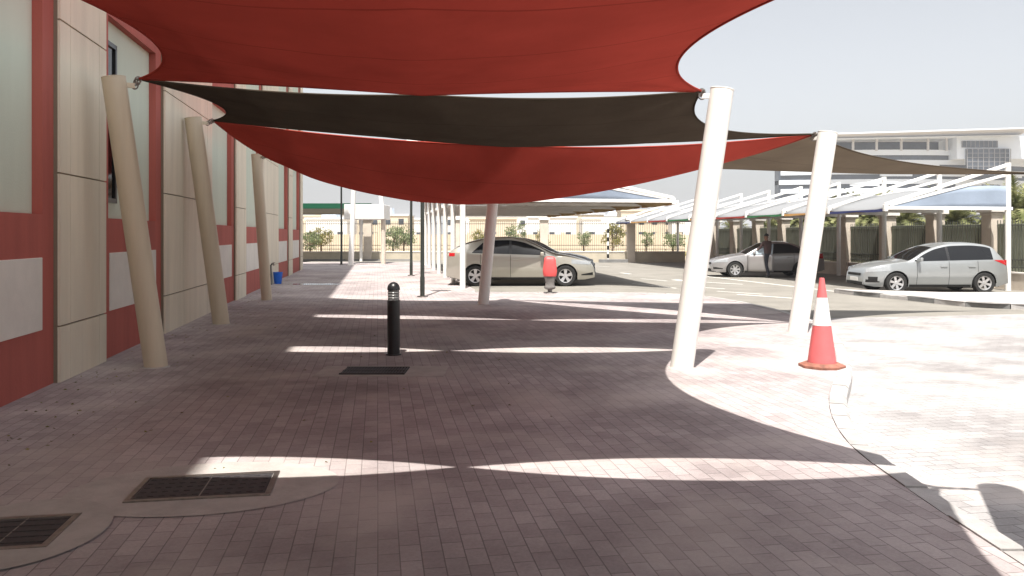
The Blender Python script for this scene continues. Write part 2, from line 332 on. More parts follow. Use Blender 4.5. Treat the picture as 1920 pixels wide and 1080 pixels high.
# drains and manholes
def manhole(name,label,px0,px1,py0,py1,ring,grate):
    a=pav(px0,py1); b=pav(px1,py1); c=pav(px1,py0); d=pav(px0,py0); cc=(a+b+c+d)/4
    t=thing(name,label,'manhole' if not grate else 'drain',(cc.x,cc.y,PZ),ROT if not grate else 0.0)
    wx=(b.x-a.x)/2; wy=(d.y-a.y)/2
    m=MB()
    if grate: m.box(-wx-.27,wx+.45,-wy-.12,wy+.12,-.02,.005)
    else:
        n=40; m.add([(math.cos(2*math.pi*k/n)*wx*2.15, math.sin(2*math.pi*k/n)*wy*2.6,.005 if px0>0 else .009) for k in range(n)],[tuple(range(n))])
    m.build('concrete_surround',M['concrete'],t)
    m=MB()
    if grate:
        nb=22; 
        for k in range(nb):
            x=-wx+2*wx*(k+.5)/nb; m.box(x-wx/nb*.55,x+wx/nb*.55,-wy,wy,.004,.016)
        for yy in (-wy,-.03,wy-.03): m.box(-wx,wx,yy,yy+.03,.004,.018)
        m.build('grating',M['iron'],t)
        m=MB(); m.box(-wx,wx,-wy,wy,.003,.0075); m.build('sump',M['under'],t)
    else:
        m.box(-wx,wx,-wy,wy,.002,.011); 
        for i in range(12):
            for j in range(5):
                x=-wx+2*wx*(i+.5)/12; y=-wy+2*wy*(j+.5)/5; m.box(x-.018,x+.018,y-.006,y+.006,.011,.015)
        m.build('cover',M['iron'],t,bevel=.002)
        m=MB()
        for (a0,a1,b0,b1) in ((-wx-.04,wx+.04,-wy-.04,-wy-.006),(-wx-.04,wx+.04,wy+.006,wy+.04),(-wx-.04,-wx-.006,-wy-.006,wy+.006),(wx+.006,wx+.04,-wy-.006,wy+.006),(-.004,.004,-wy,wy)): m.box(a0,a1,b0,b1,.002,.014)
        m.build('rim_frame',M['steel'],t,bevel=.002)
    return t
manhole('drain_grate','long iron drain grating in a concrete strip in front of the black bollard',642,765,690,703,0,True)
manhole('manhole_cover','rectangular iron manhole cover in the nearest concrete oval with a lit strip behind it',268,505,895,934,1,False)
manhole('manhole_cover','rectangular manhole cover at the bottom left corner beside the building',-60,105,975,1030,1,False)

# ---------------------------------------------------------------- school building on the left
NB=Vector((1,.168,0)).normalized()
def bp(D,off,z): return Vector((-3.452-.168*D,D,z))+NB*off
def bbox(mb,D0,D1,o0,o1,z0,z1,mi=0):
    mb.hexa([bp(D0,o1,z0),bp(D1,o1,z0),bp(D1,o0,z0),bp(D0,o0,z0),bp(D0,o1,z1),bp(D1,o1,z1),bp(D1,o0,z1),bp(D0,o0,z1)],mi)
H=16.6; G=PZ
org=Vector((-8,14,PZ))
bt=thing('school_building','long building with red plaster bands, cream panels and pale green recesses at the left','building',org)
m=MB(org); bbox(m,-14,36.3,-14,-.25,0,H); m.build('core_wall',M['cream2'],bt)
m=MB(org); bbox(m,-14.3,36.6,-14.3,.12,H,H+.35); m.build('roof_coping',M['cream2'],bt,bevel=.03)
rec=[(-.5,1.7),(6.0,8.24),(10.25,12.45),(16.7,18.9),(20.95,23.4),(27.7,30.4),(32.3,35.0)]
pil=[(-14,-.8),(2.0,5.72),(8.52,10.0),(12.75,16.4),(19.2,20.65),(23.7,27.4),(30.7,32.0),(35.3,36.3)]
rm=MB(org); ends=[]
for i,(a,b) in enumerate(rec):
    bbox(rm,pil[i][1]+.002,a,-.25,0,0,H); bbox(rm,b,pil[i+1][0]-.002,-.25,0,0,H)
    bbox(rm,a,b,-.25,0,0,G+1.79); bbox(rm,a,b,-.25,0,G+4.4,G+5.3); bbox(rm,a,b,-.25,0,G+8.2,G+9.3)
rm.build('red_wall',M['red'],bt)
for i,(a,b) in enumerate(rec):
    m=MB(org); bbox(m,a+.004,b-.004,-.249,-.10,G+1.79,G+4.4); m.build('green_panel',M['green'],bt)
    m=MB(org); bbox(m,a+.004,b-.004,-.249,-.02,G+5.3,G+8.2); bbox(m,a+.004,b-.004,-.249,-.02,G+9.3,H); m.build('upper_panel',M['green'],bt)
    m=MB(org); bbox(m,a+.03,b-.03,-.01,.014,G+.60,G+1.345); m.build('cream_panel',M['cream2'],bt,bevel=.006)
    if i>2: continue
    w0,w1=a+.03,a+.55; fr=MB(org)
    for (d0,d1,z0,z1) in ((w0,w0+.06,2.0,4.12),(w1-.06,w1,2.0,4.12),(w0,w1,2.0,2.06),(w0,w1,4.06,4.12),(w0,w1,3.0,3.05)):
        bbox(fr,d0,d1,-.101,-.06,G+z0,G+z1)
    wf=fr.build('window',M['black'],bt)
    m=MB(org); bbox(m,w0+.03,w1-.03,-.102,-.085,G+2.03,G+4.09); m.build('pane',M['glass'],wf)
for (a,b) in pil:
    m=MB(org); bbox(m,a,b,-.249,.035,0,H,1)
    zs=[0,.60,2.24,3.88,5.52,7.2,8.9,10.6,H-G]; cs=[a+.01,a+.30,b-.27,b-.01]
    if b-a>3: cs=[a+.01,a+.30,(a+b)/2-.6,b-.45,b-.01]
    if b-a>6: cs=[a+.01]+[a+k*1.6 for k in range(1,8)]+[b-.01]
    if b-a<1.1: cs=[a+.01,b-.01]
    for z0,z1 in zip(zs,zs[1:]):
        for j,(c0,c1) in enumerate(zip(cs,cs[1:])):
            bbox(m,c0+.004,c1-.004,.03,.062+random.uniform(-.002,.002),max(G*.0,G+z0+.009) if z0 else 0,G+z1-.009)
    m.build('pilaster',[M['cream'],M['groove']],bt)
# ---------------------------------------------------------------- shade-sail posts
def sail_post(base, top, r, m, label, attach, eye=None, group='leaning posts of the shade sails'):
    base=Vector(base); top=Vector(top)
    t=thing('sail_post',label,'post',base,0,group)
    d=(top-base); u=d.normalized()
    k=MB(); k.tube([-u*.05,d*.25,d*.5,d*.75,d],[r,r*1.0,r*1.0,r*1.0,r],28); k.build('pole',m,t,smooth=50)
    k=MB(); k.tube([d,d+u*.012],[r*1.03,r*1.03],28); k.build('cap',m,t,smooth=40,bevel=.004)
    k=MB(); k.lathe([(0,.03),(r*1.05,.012),(r*1.12,.008),(r*1.18,0)],n=28); k.build('footing',M['concrete'],t,smooth=50)
    for at_ in attach:
        a=Vector(at_)-base; s=d-u*.07; dirn=(a-s); dirn.z=0; dirn=dirn.normalized(); e=s+dirn*r*.9
        k=MB(); k.beam(s+dirn*r*.5, e+dirn*.10,.02,.06); k.build('lug',m,t,bevel=.004)
        k=MB(); p0=e+dirn*.10; k.tube([p0,p0.lerp(a,.5)],.014,8); L=(a-p0)
        for q in (.0,.55,.85):
            c=p0+L*q; k.tube([c+Vector((math.cos(x)*.038*1,0,math.sin(x)*.038)) for x in [i*math.pi/5 for i in range(11)]],.009,6,cap=False)
        k.tube([p0.lerp(a,.45),a],.009,6)
        k.build('turnbuckle',M['steel'],t,smooth=40)
    return t
L0b=Vector((-3.45,3.9,PZ)); L1b=pav(293,688); L2b=pav(415,608); L3b=pav(500,563)
R0b=Vector((2.61,3.78,PZ)); R1b=pav(1278,690); R2b=pav(1495,625); R3b=pav(906,571)
L1t=at(213,146,9.35); L2t=at(362,222,13.95); L3t=at(481,290,19.2)
R1t=at(1354,168,9.4); R2t=at(1552,249,12.75); R3t=at(932,292,18.0)
L0t=L0b+Vector((-.5,-.1,3.4)); R0t=R0b+Vector((.50,0,3.34)); 
L1a=at(260,148,9.5); L2a=at(399,226,14.1); L3a=at(521,300,18.9)
R1a=at(1316,171,9.45); R2a=at(1529,251,12.9); R3a=at(941,297,17.85)
L0a=Vector((-3.55,3.92,3.42)); R0a=Vector((2.72,3.87,3.38)); T0=Vector((-.5,3.97,3.33))
T1=at(793,178,9.4); T2=at(972,273,13.4)
Qa=at(1972,326,16.7); Qb=Vector((11.45,16.65,0)); Qt=Vector((11.95,16.6,3.15))
Lm=Vector((-2.75,-1.6,3.4)); Rm=Vector((2.9,-1.6,3.4))
sail_post(L1b,L1t,.132,M['post_c'],'nearest cream post by the building, thickest of the leaning left row',[L1a])
sail_post(L2b,L2t,.142,M['post_c'],'cream leaning post in the middle of the row along the building',[L2a])
sail_post(L3b,L3t,.125,M['post_c'],'farthest cream leaning post by the building, with a slack cable',[L3a])
sail_post(R1b,R1t,.136,M['post_w'],'large sunlit white leaning post standing left of the traffic cone',[R1a])
sail_post(R2b,R2t,.150,M['post_w'],'sunlit white leaning post just behind the traffic cone',[R2a,at(1548,266,13.1)])
sail_post(R3b,R3t,.125,M['post_w'],'short looking half shaded post in front of the sedan\'s rear wheel',[R3a])
sail_post(R0b,R0t,.135,M['post_w'],'post at the right edge of the photo beside the near kerb',[R0a])
sail_post(L0b,L0t,.135,M['post_c'],'cream post nearest the viewer, outside the left edge by the wall',[L0a])
sail_post(Qb,Qt,.135,M['post_w'],'white post past the right edge holding the small brown sail',[Qa])
sail_post(Lm+Vector((-.1,0,-3.26)),Lm+Vector((-.45,0,.06)),.135,M['post_c'],'cream post behind the viewer on the building side',[Lm])
sail_post(Rm+Vector((.05,0,-3.26)),Rm+Vector((.4,0,.06)),.135,M['post_w'],'white post behind the viewer on the kerb side',[Rm])
# ---------------------------------------------------------------- sails
def scal(pts,bows):      # piecewise parabolic edge through pts
    n=len(pts)-1
    def f(t):
        i=min(n-1,int(t*n)); s=t*n-i; b=bows[i]
        return Vector(pts[i]).lerp(Vector(pts[i+1]),s)+Vector(b)*4*s*(1-s)
    return f
def sail(name,label,f,b,l,r,belly,m,seam=5,NU=72,NV=44,wr=.012,bp_=1.0,seed=0):
    # f,b: u-> point (front, back edges, left to right); l,r: v-> point (front to back)
    P00,P10,P01,P11=f(0),f(1),b(0),b(1); P=[];uv=[]
    for i in range(NU+1):
        u=i/NU; row=[]
        for j in range(NV+1):
            v=j/NV
            p=f(u)*(1-v)+b(u)*v+l(v)*(1-u)+r(v)*u-(P00*(1-u)*(1-v)+P10*u*(1-v)+P01*(1-u)*v+P11*u*v)
            e=16*u*(1-u)*v*(1-v); e=abs(e)**bp_
            p=p+Vector((0,0,-belly*e+wr*e*noise.noise(Vector((u*9,v*7,seed)))))
            row.append(p); uv.append((u,v))
        P.append(row)
    for ci,(a_,b_) in enumerate(((0,0),(NU,0),(0,NV),(NU,NV))):
        pc=P[a_][b_].copy(); dm=(P[NU//2][NV//2]-pc); a0=math.atan2(dm.y,dm.x)
        for i in range(1,NU):
            for j in range(1,NV):
                dv=P[i][j]-pc; dl=math.hypot(dv.x,dv.y)
                if dl>.05: P[i][j]=P[i][j]+Vector((0,0,.028*min(1,dl/.5)*math.exp(-dl/1.5)*math.sin((math.atan2(dv.y,dv.x)-a0)*13+ci)))
    c=sum((P00,P10,P01,P11),Vector())/4; org=Vector((c.x,c.y,0))
    t=thing(name,label,'shade sail',org,0,'tensioned shade sails')
    mb=MB(org); mb.grid(P); o=mb.build('fabric',m,t,smooth=60,uvs=uv)
    hm=MB(org); 
    path=[P[i][0] for i in range(NU+1)]+[P[NU][j] for j in range(1,NV+1)]+[P[i][NV] for i in range(NU-1,-1,-1)]+[P[0][j] for j in range(NV-1,0,-1)]
    clean=[path[0]]
    for p in path[1:]:
        if (p-clean[-1]).length>.02: clean.append(p)
    hm.tube(clean+[clean[0]],.013,6,cap=False); hm.build('hem',m,t,smooth=60)
    cr=MB(org)
    for q in (P00,P10,P01,P11):
        dd=(c-q); dd=dd.normalized()*.12
        cr.tube([q-dd*.2,q+dd*.3],.022,8)
    cr.build('corner_ring',M['steel'],t,smooth=50)
    return t
z=(0,0,0)
sail('shade_sail','big red shade sail stretched overhead nearest the viewer',
  scal([L0a,T0,R0a],[(0,.27,0),(0,.27,0)]), scal([L1a,T1,R1a],[(0,-.22,-.02),(0,-.22,-.02)]),
  scal([L0a,L1a],[(.84,.14,-.05)]), scal([R0a,R1a],[(-.93,-.0,-.05)]), .22, M['sail_r'], seed=1)
sail('shade_sail','dark brown shade sail between the two red ones',
  scal([L1a,T1,R1a],[(0,.34,-.01),(0,.34,-.01)]), scal([L2a,T2,R2a],[(0,-.2,-.06),(0,-.2,-.06)]),
  scal([L1a,L2a],[(.52,.15,-.02)]), scal([R1a,R2a],[(-.62,.5,-.10)]), .12, M['sail_d'], seed=2)
sail('shade_sail','sagging red shade sail above the parked sedan, third from the viewer',
  scal([L2a,T2,R2a],[(0,.42,-.04),(0,.42,-.06)]), scal([L3a,R3a],[(.1,-.5,-.38)]),
  scal([L2a,L3a],[(.05,.0,-.13)]), scal([R2a,R3a],[(-.1,-.1,-.55)]), .46, M['sail_r'], seed=3, bp_=.8)
sail('shade_sail','light brown shade sail reaching out of frame on the right behind the second white post',
  scal([R2a,Qa],[(-.45,.85,-.02)]), scal([R3a,Qa],[(0,-.35,-.12)]),
  scal([R2a,R3a],[(.5,.3,-.1)]), scal([Qa,Qa],[z]), .05, M['sail_t'], seed=4, seam=3)
sail('shade_sail','brown shade sail over the viewer that casts the nearest ground shadow',
  scal([Lm,Rm],[(0,.6,0)]), scal([L0a,T0,R0a],[(0,-.27,0),(0,-.27,0)]),
  scal([Lm,L0a],[(.8,0,0)]), scal([Rm,R0a],[(-.8,0,0)]), .2, M['sail_d'], seed=5)

# ---------------------------------------------------------------- carports
UB=Vector((-.168,1,0)).normalized()                 # along the building and the carport rows
def carport(label, m0, side, half_in, half_out, zt, zp, zm, nfr, trims, front_mat, spacing=3.05, ex=1.9):
    # m0: foot of the nearest mast; side: +1 arms to the right, -1 to the left; arms across NB
    t=thing('carport',label,'carport',m0)
    A=NB*side; mast=M['white']; W=half_in+half_out
    def arch(s):
        k=(half_in-s)/W; return zt+(zp-zt)*max(0,1-abs(1-k/.84)**ex)
    for i in range(nfr):
        o=UB*spacing*i
        k=MB(); k.tube([o,o+Vector((0,0,zm))],.085,12); 
        ms=k.build('mast',mast,t,smooth=40)
        k=MB(); tp=o+Vector((0,0,zm-.06)); ti=o+A*half_in+Vector((0,0,zt+.12)); to=o-A*half_out+Vector((0,0,zt+.12))
        k.beam(ti-Vector((0,0,.1)),to-Vector((0,0,.1)),.09,.10)
        k.beam(ti,tp,.10,.10)
        k.beam(ti+Vector((0,0,.0)),ti-Vector((0,0,.2)),.10,.14)
        tq=o+Vector((0,0,zm-.36)); k.beam(ti.lerp(tp,.03)-Vector((0,0,.06)),tq,.08,.08)
        k.build('arm',mast,t,bevel=.01)
    N=20
    for i in range(nfr-1):
        P=[];uv=[]
        for j in range(N+1):
            s=-half_out+W*j/N; row=[]
            for q in range(9):
                v=q/8; o=UB*(spacing*(i+v)); sag=.10*4*v*(1-v)
                row.append(o+A*s+Vector((0,0,arch(s)-sag))); uv.append((v,j/N))
            P.append(row)
        k=MB(); k.grid(P); k.build('canopy_cloth',M['cp_r' if side<0 and i in (2,3,6,7) else 'cp_t'],t,smooth=60,uvs=uv,solid=.01)
        # coloured valance under the outer edge
        k=MB(); a=UB*(spacing*i+.07)+A*half_in; b=UB*(spacing*(i+1)-.07)+A*half_in
        dr=trims[i%len(trims)]
        P=[[a.lerp(b,x/6)+Vector((0,0,zt-.015)), a.lerp(b,x/6)+Vector((0,0,zt-.085-.015*math.sin(x*1.5)))] for x in range(7)]
        k.grid(P); k.build('valance',M[dr],t,solid=.008)
        # outer sloping cloth (pale)
        P=[]
        for j in range(N//2+1):
            s=half_in-W*.995*j/(N//2); row=[]
            for q in range(9):
                v=q/8; o=UB*(spacing*(i+v)); sag=.10*4*v*(1-v)
                row.append(o+A*s+Vector((0,0,arch(s)-sag+.03)))
            P.append(row)
        k=MB(); k.grid(P); k.build('top_cloth',M['cp_w'],t,smooth=60,solid=.006)
    # blue end cloth closing the arch of the nearest frame
    P=[];uv=[]
    for j in range(31):
        s=-half_out+.06+(W-.12)*j/30; row=[]
        for q in range(5):
            row.append(A*s-UB*.02+Vector((0,0,zt+.02+(arch(s)-zt)*q/4))); uv.append((q/4,j/30))
        P.append(row)
    k=MB(); k.grid(P); k.build('end_cloth',front_mat,t,smooth=60,solid=.008,uvs=uv)
    return t
carport('white framed carport with blue arched end above the silver grey arched sedan',
  (-1.45,23.5,PZ*.9), 1, 6.5, .15, 2.60, 3.68, 4.1, 7, ['trim_o'], M['cp_b'], ex=2.0)
carport('long white framed carport in front of the palms at the right with blue arched end',
  (15.25,24.6,0), -1, 4.15, .14, 2.50, 3.20, 3.93, 10, ['trim_b','trim_o','trim_g','trim_r','trim_o','trim_g','trim_r','trim_o'], M['cp_b'])
def flat_canopy(label, x0,x1,y0,y1,zc,topm,und):
    t=thing('carport',label,'carport',((x0+x1)/2,(y0+y1)/2,0)); o=Vector(((x0+x1)/2,(y0+y1)/2,0))
    k=MB(o); k.box(x0,x1,y0,y1,zc,zc+.28); k.build('canopy_frame',und,t)
    P=[[Vector((x0+(x1-x0)*i/12,y0+(y1-y0)*j/6,zc+.29+.35*math.sin(math.pi*j/6))) for j in range(7)] for i in range(13)]
    k=MB(o); k.grid(P); k.build('canopy_cloth',topm,t,smooth=50)
    for xx in (x0+1,x1-.6):
        k=MB(o); k.tube([(xx,(y0+y1)/2,0),(xx,(y0+y1)/2,zc)],.09,10); k.build('mast',M['white'],t,smooth=40)
    return t
flat_canopy('low green topped canopy against the sky beside the building corner',-19,-8.4,46.4,49,2.95,M['cp_g'],mat('dark_beam',(.06,.05,.035),.7))
# white tall pole and small gatehouse canopy
t=thing('white_mast','tall white tapered mast right of the building corner','mast',pav(658,498))
k=MB(); k.tube([(0,0,0),(.16,0,4.6)],[.145,.12],16); k.build('pole',M['white'],t,smooth=40)
k=MB(); k.lathe([(0,.03),(.24,.03),(.26,0)],n=16); k.build('footing',M['concrete'],t)
D=44; t=thing('gatehouse_canopy','white boxed canopy beside the tall white mast near the far fence','canopy',((693-960)/1500*D,D,0))
k=MB(); k.box(-1.2,.95,-1,1.2,2.55,3.35); k.build('roof_box',M['white'],t,bevel=.03)
k=MB(); k.tube([(.85,-.6,0),(.85,-.6,2.6)],.13,12); k.build('column',M['pillar'],t,smooth=40)
k=MB(); k.beam((.75,-.5,3.3),(.62,-.5,4.9),.2,.2); k.build('mast',M['white'],t)

# ---------------------------------------------------------------- fences
def fence(label, pts, pillars, wall_h, rail_h, ph, pw, net=None, gap=.115, wallmat='pwall', br=.010, rm='fence'):
    a=Vector((*pts[0],0)); b=Vector((*pts[1],0)); d=(b-a); L=d.length; d.normalize(); nrm=Vector((-d.y,d.x,0))
    t=thing('boundary_fence',label,'fence',a)
    k=MB(); o=Vector()
    def bx(k,s0,s1,o0,o1,z0,z1,mi=0):
        P=lambda s,o,z: d*s+nrm*o+Vector((0,0,z))
        k.hexa([P(s0,o0,z0),P(s1,o0,z0),P(s1,o1,z0),P(s0,o1,z0),P(s0,o0,z1),P(s1,o0,z1),P(s1,o1,z1),P(s0,o1,z1)],mi)
    bx(k,0,L,-.1,.1,-.03,wall_h); k.build('base_wall',M[wallmat],t,bevel=.01)
    k=MB(); bx(k,0,L,-.13,.13,wall_h,wall_h+.06); k.build('coping',M['pcap'],t,bevel=.01)
    ps=[0]+[(Vector((*p,0))-a).dot(d) for p in pillars]+[L]; ps=sorted(ps)
    k=MB(); s=.08
    while s<L:
        bx(k,s-br,s+br,-.010,.010,wall_h+.04,rail_h+.06); s+=gap
    for zz in (wall_h+.18,wall_h+.42,rail_h-.12): bx(k,0,L,-.016,.016,zz,zz+.035)
    k.build('railing',M[rm],t)
    if net:
        k=MB(); bx(k,.1,L-.1,-.045 if net>0 else .03,-.03 if net>0 else .045,wall_h+.08,rail_h-.05); k.build('screen',M['net'],t)
    for s in [(Vector((*p,0))-a).dot(d) for p in pillars]:
        k=MB(); bx(k,s-pw/2,s+pw/2,-pw/2,pw/2,-.03,ph-.28); bx(k,s-pw/2-.03,s+pw/2+.03,-pw/2-.03,pw/2+.03,ph-.36,ph-.30); pl=k.build('pillar',M['pillar'],t,bevel=.01)
        k=MB(); bx(k,s-pw/2-.10,s+pw/2+.10,-pw/2-.10,pw/2+.10,ph-.28,ph-.12); bx(k,s-pw/2-.04,s+pw/2+.04,-pw/2-.04,pw/2+.04,ph-.12,ph); k.build('cap',M['pcap'],pl,bevel=.02)
    return t
def rf(D): return (19.95-.17*D, D)
fence('far dark railing with rendered pillars crossing the back of the car park',[(-30,50),(10.8,50)],[(x,50) for x in (-25.6,-20.2,-14.6,(690-960)/30,-3.5,(1020-960)/30,(1183-960)/30)],.62,2.5,2.9,.5)
fence('side railing with a row of cream pillars and grey netting behind the right carport',[rf(50),rf(14)],[rf(25.9+2.65*i) for i in range(-4,9)],.50,2.12,2.72,.44,net=-1,gap=.12,wallmat='pillar',br=.006,rm='fence2')
# kerb stops below the far wall
for i,px in enumerate((568,620,685,742,1150)):
    t=thing('wheel_stop','dark low block at the foot of the far wall, '+('hidden part by the building corner','left of the tall white mast','left of the gatehouse column','right of the gatehouse column','beside the striped pole')[i],'kerb stop',((px-960)/1500*49.4,49.4,0),0,'dark blocks along the far wall')
    m=MB(); m.prism([(-.9,-.12),(.9,-.12),(.9,.12),(-.9,.12)],-.02,.2); m.build('block',M['kerb_g'],t,bevel=.02)

# ---------------------------------------------------------------- lamp posts
def lamp_post(px,py,h,label,r=.052,hat=True):
    p=pav(px,py); t=thing('lamp_post',label,'lamp post',p,0,'slim dark lamp posts')
    k=MB(); k.tube([(0,0,0),(0,0,.5),(0,0,.52),(0,0,h)],[r*1.15,r*1.15,r,r*.85],14); k.build('pole',M['pole'],t,smooth=40)
    k=MB(); k.lathe([(0,.03),(.13,.03),(.14,0)],n=16); k.build('base_plate',M['steel'],t)
    if hat:
        k=MB(); k.lathe([(.10,h-.02),(.12,h+.14),(.10,h+.16)],n=20); k.build('lantern',M['lamp'],t,smooth=40)
        k=MB(); k.lathe([(.001,h+.30),(.10,h+.25),(.29,h+.17),(.30,h+.15),(.10,h+.15)],n=24); k.build('lamp_hood',M['white'],t,smooth=40)
    return t
lamp_post(792,557,4.95,'tall dark lamp post nearest the black bollard')
lamp_post(771,517,5.0,'dark lamp post with white hood, middle of the three')
lamp_post(640,497,5.0,'dark lamp post beside the white mast near the building corner')

# bollard
t=thing('bollard_light','black dome topped bollard light standing in the shaded paving','bollard',pav(738,665))
k=MB(); k.lathe([(.083,0),(.083,.72),(0,.72)],n=32); k.build('body',M['black'],t,smooth=40)
k=MB(); k.lathe([(.074,.72),(.074,.855)],n=32); 
k.build('lens',M['frosted'],t,smooth=40)
k=MB()
for zz in (.745,.78,.815): k.lathe([(.076,zz),(.081,zz+.004),(.076,zz+.012)],n=32)
k.build('louvre',M['frosted'],t,smooth=40)
k=MB(); k.lathe([(0,.852),(.083,.852)]+[(.083*math.cos(a),.868+.09*math.sin(a)) for a in [i*math.pi/16 for i in range(8)]]+[(.001,.958)],n=32); k.build('dome',M['black'],t,smooth=50)
k=MB(); k.lathe([(.084,0),(.105,0),(.105,.014),(.083,.018)],n=32); k.build('flange',M['black'],t,smooth=40)
# red hooded stand
t=thing('covered_stand','red cloth hood tied over a grey stand at the edge of the pavement','covered stand',pav(1031,550))
def roundrect(mb, secs, n=28, seed=0):
    vs=[];fs=[]
    for (z,w_,d_) in secs:
        for k in range(n):
            a=2*math.pi*k/n; c=math.cos(a); s=math.sin(a); q=.55
            x=math.copysign(abs(c)**q,c)*w_; y=math.copysign(abs(s)**q,s)*d_; j=.012*noise.noise(Vector((c*2+seed,s*2,z*6)))
            vs.append((x+j,y+j,z))
    for i in range(len(secs)-1):
        for k in range(n): fs.append((i*n+k,i*n+(k+1)%n,(i+1)*n+(k+1)%n,(i+1)*n+k))
    fs.append(tuple(range((len(secs)-1)*n,len(secs)*n))); mb.add(vs,fs)
k=MB(); roundrect(k,[(.46,.165,.15),(.49,.18,.165),(.60,.195,.17),(.72,.18,.16),(.88,.155,.14),(.955,.14,.125),(.985,.10,.09),(.99,.03,.03)],seed=2); k.build('hood',M['hood'],t,smooth=50)
k=MB(); roundrect(k,[(.10,.06,.06),(.13,.14,.12),(.17,.16,.13),(.2,.13,.11),(.30,.12,.10),(.42,.155,.13),(.5,.15,.13)],seed=3); k.build('stand',M['gstand'],t,smooth=50)
k=MB(); k.lathe([(0,.03),(.09,.03),(.11,0)],n=20); k.tube([(0,0,0),(0,0,.13)],.06,14); k.build('foot',M['gstand'],t,smooth=40)
# traffic cone
t=thing('traffic_cone','tall red and white traffic cone on the pavement by the kerb','cone',pav(1541,688))
def cr(z): return .172-.142*(z/1.05)
def band(z0,z1,m,name,o=0):
    k=MB(); k.lathe([(cr(z0)+o,z0),(cr((z0+z1)/2)+o,(z0+z1)/2),(cr(z1)+o,z1)],n=40); return k.build(name,m,t,smooth=60)
band(.04,.50,M['cone_r'],'lower_body'); band(.50,.83,M['cone_w'],'white_sleeve',.003); band(.83,1.05,M['cone_r'],'upper_body')
k=MB(); k.lathe([(cr(1.05),1.05),(.026,1.065),(.018,1.065),(.018,1.02)],n=24); k.build('tip_ring',M['cone_r'],t,smooth=40)
k=MB(); pts=[]
for q in range(8):
    a=math.pi/4*q+math.pi/8; pts.append((.268*math.cos(a),.268*math.sin(a)))
k.prism(pts,.0,.035); k.lathe([(.235,.035),(.20,.055),(.17,.06)],n=32); k.build('base',M['cone_b'],t,bevel=.008)
# blue bucket, pipe, puddle
t=thing('blue_bucket','blue plastic bucket standing against the building wall','bucket',pav(521,532))
k=MB(); k.lathe([(0,.01),(.11,.01),(.115,0),(.15,.36),(.158,.36),(.158,.375),(.148,.375),(.11,.03),(0,.03)],n=28); k.build('pail',M['blue'],t,smooth=40)
k=MB(); k.tube([(-.152*math.cos(a),0.02,.36-.17*math.sin(a)) for a in [i*math.pi/12 for i in range(13)]],.006,6); k.build('handle',M['steel'],t,smooth=40)
wp=bp(25.2,.09,PZ); t=thing('water_tap','dark water pipe with tap rising from the ground beside the blue bucket','tap',wp)
k=MB(); k.tube([(0,0,0),(0,0,.62),(.03,-.02,.66),(.10,-.04,.66)],.02,8); k.build('pipe',M['black'],t,smooth=40)
k=MB(); k.tube([(.10,-.04,.69),(.10,-.04,.6)],.018,8); k.tube([(.06,-.04,.70),(.14,-.04,.70)],.01,6); k.build('spout',M['steel'],t,smooth=40)
pp=[]; 
c=pav(590,533); 
for q in range(36):
    a=2*math.pi*q/36; pp.append((c.x+.85*math.cos(a)*(1+.18*noise.noise(Vector((math.cos(a)*2,math.sin(a)*2,3)))), c.y+.34*math.sin(a)*(1+.4*noise.noise(Vector((math.cos(a)*3,math.sin(a)*3,7))))))
struct(sheet('puddle',pp,PZ+.004,M['water']))
# zebra beacon pole
p=pav(1140,492,0); t=thing('striped_pole','thin black and white striped sign pole in front of the far fence','sign pole',p)
for i in range(9):
    k=MB(); k.tube([(0,0,i*.26),(0,0,(i+1)*.26)],.07,12); k.build('pole_band',M['black'] if i%2 else M['white'],t,smooth=40)
k=MB(); k.box(-.42,.42,-.03,.03,2.45,2.75); k.tube([(0,0,2.3),(0,0,2.5)],.05,8); k.build('sign_panel',M['white'],t,bevel=.01)

# ---------------------------------------------------------------- cars
def interp(pts,x):
    if x<=pts[0][0]: return pts[0][1]
    for (a,b),(c,d) in zip(pts,pts[1:]):
        if x<=c:
            t=(x-a)/(c-a); return b+(d-b)*t
    return pts[-1][1]
def make_smooth(pts):
    out=[]; n=len(pts)
    for i in range(n-1):
        for j in range(6):
            t=j/6; x=pts[i][0]+(pts[i+1][0]-pts[i][0])*t
            def sl(k):
                if k<=0: return (pts[1][1]-pts[0][1])/(pts[1][0]-pts[0][0])
                if k>=n-1: return (pts[-1][1]-pts[-2][1])/(pts[-1][0]-pts[-2][0])
                a=(pts[k][1]-pts[k-1][1])/(pts[k][0]-pts[k-1][0]); b=(pts[k+1][1]-pts[k][1])/(pts[k+1][0]-pts[k][0])
                return 0 if a*b<0 else (2*a*b/(a+b) if a+b else 0)
            h=pts[i+1][0]-pts[i][0]; m0=sl(i)*h; m1=sl(i+1)*h; y0=pts[i][1]; y1=pts[i+1][1]
            out.append((x,(2*t**3-3*t*t+1)*y0+(t**3-2*t*t+t)*m0+(-2*t**3+3*t*t)*y1+(t**3-t*t)*m1))
    out.append(pts[-1]); return out
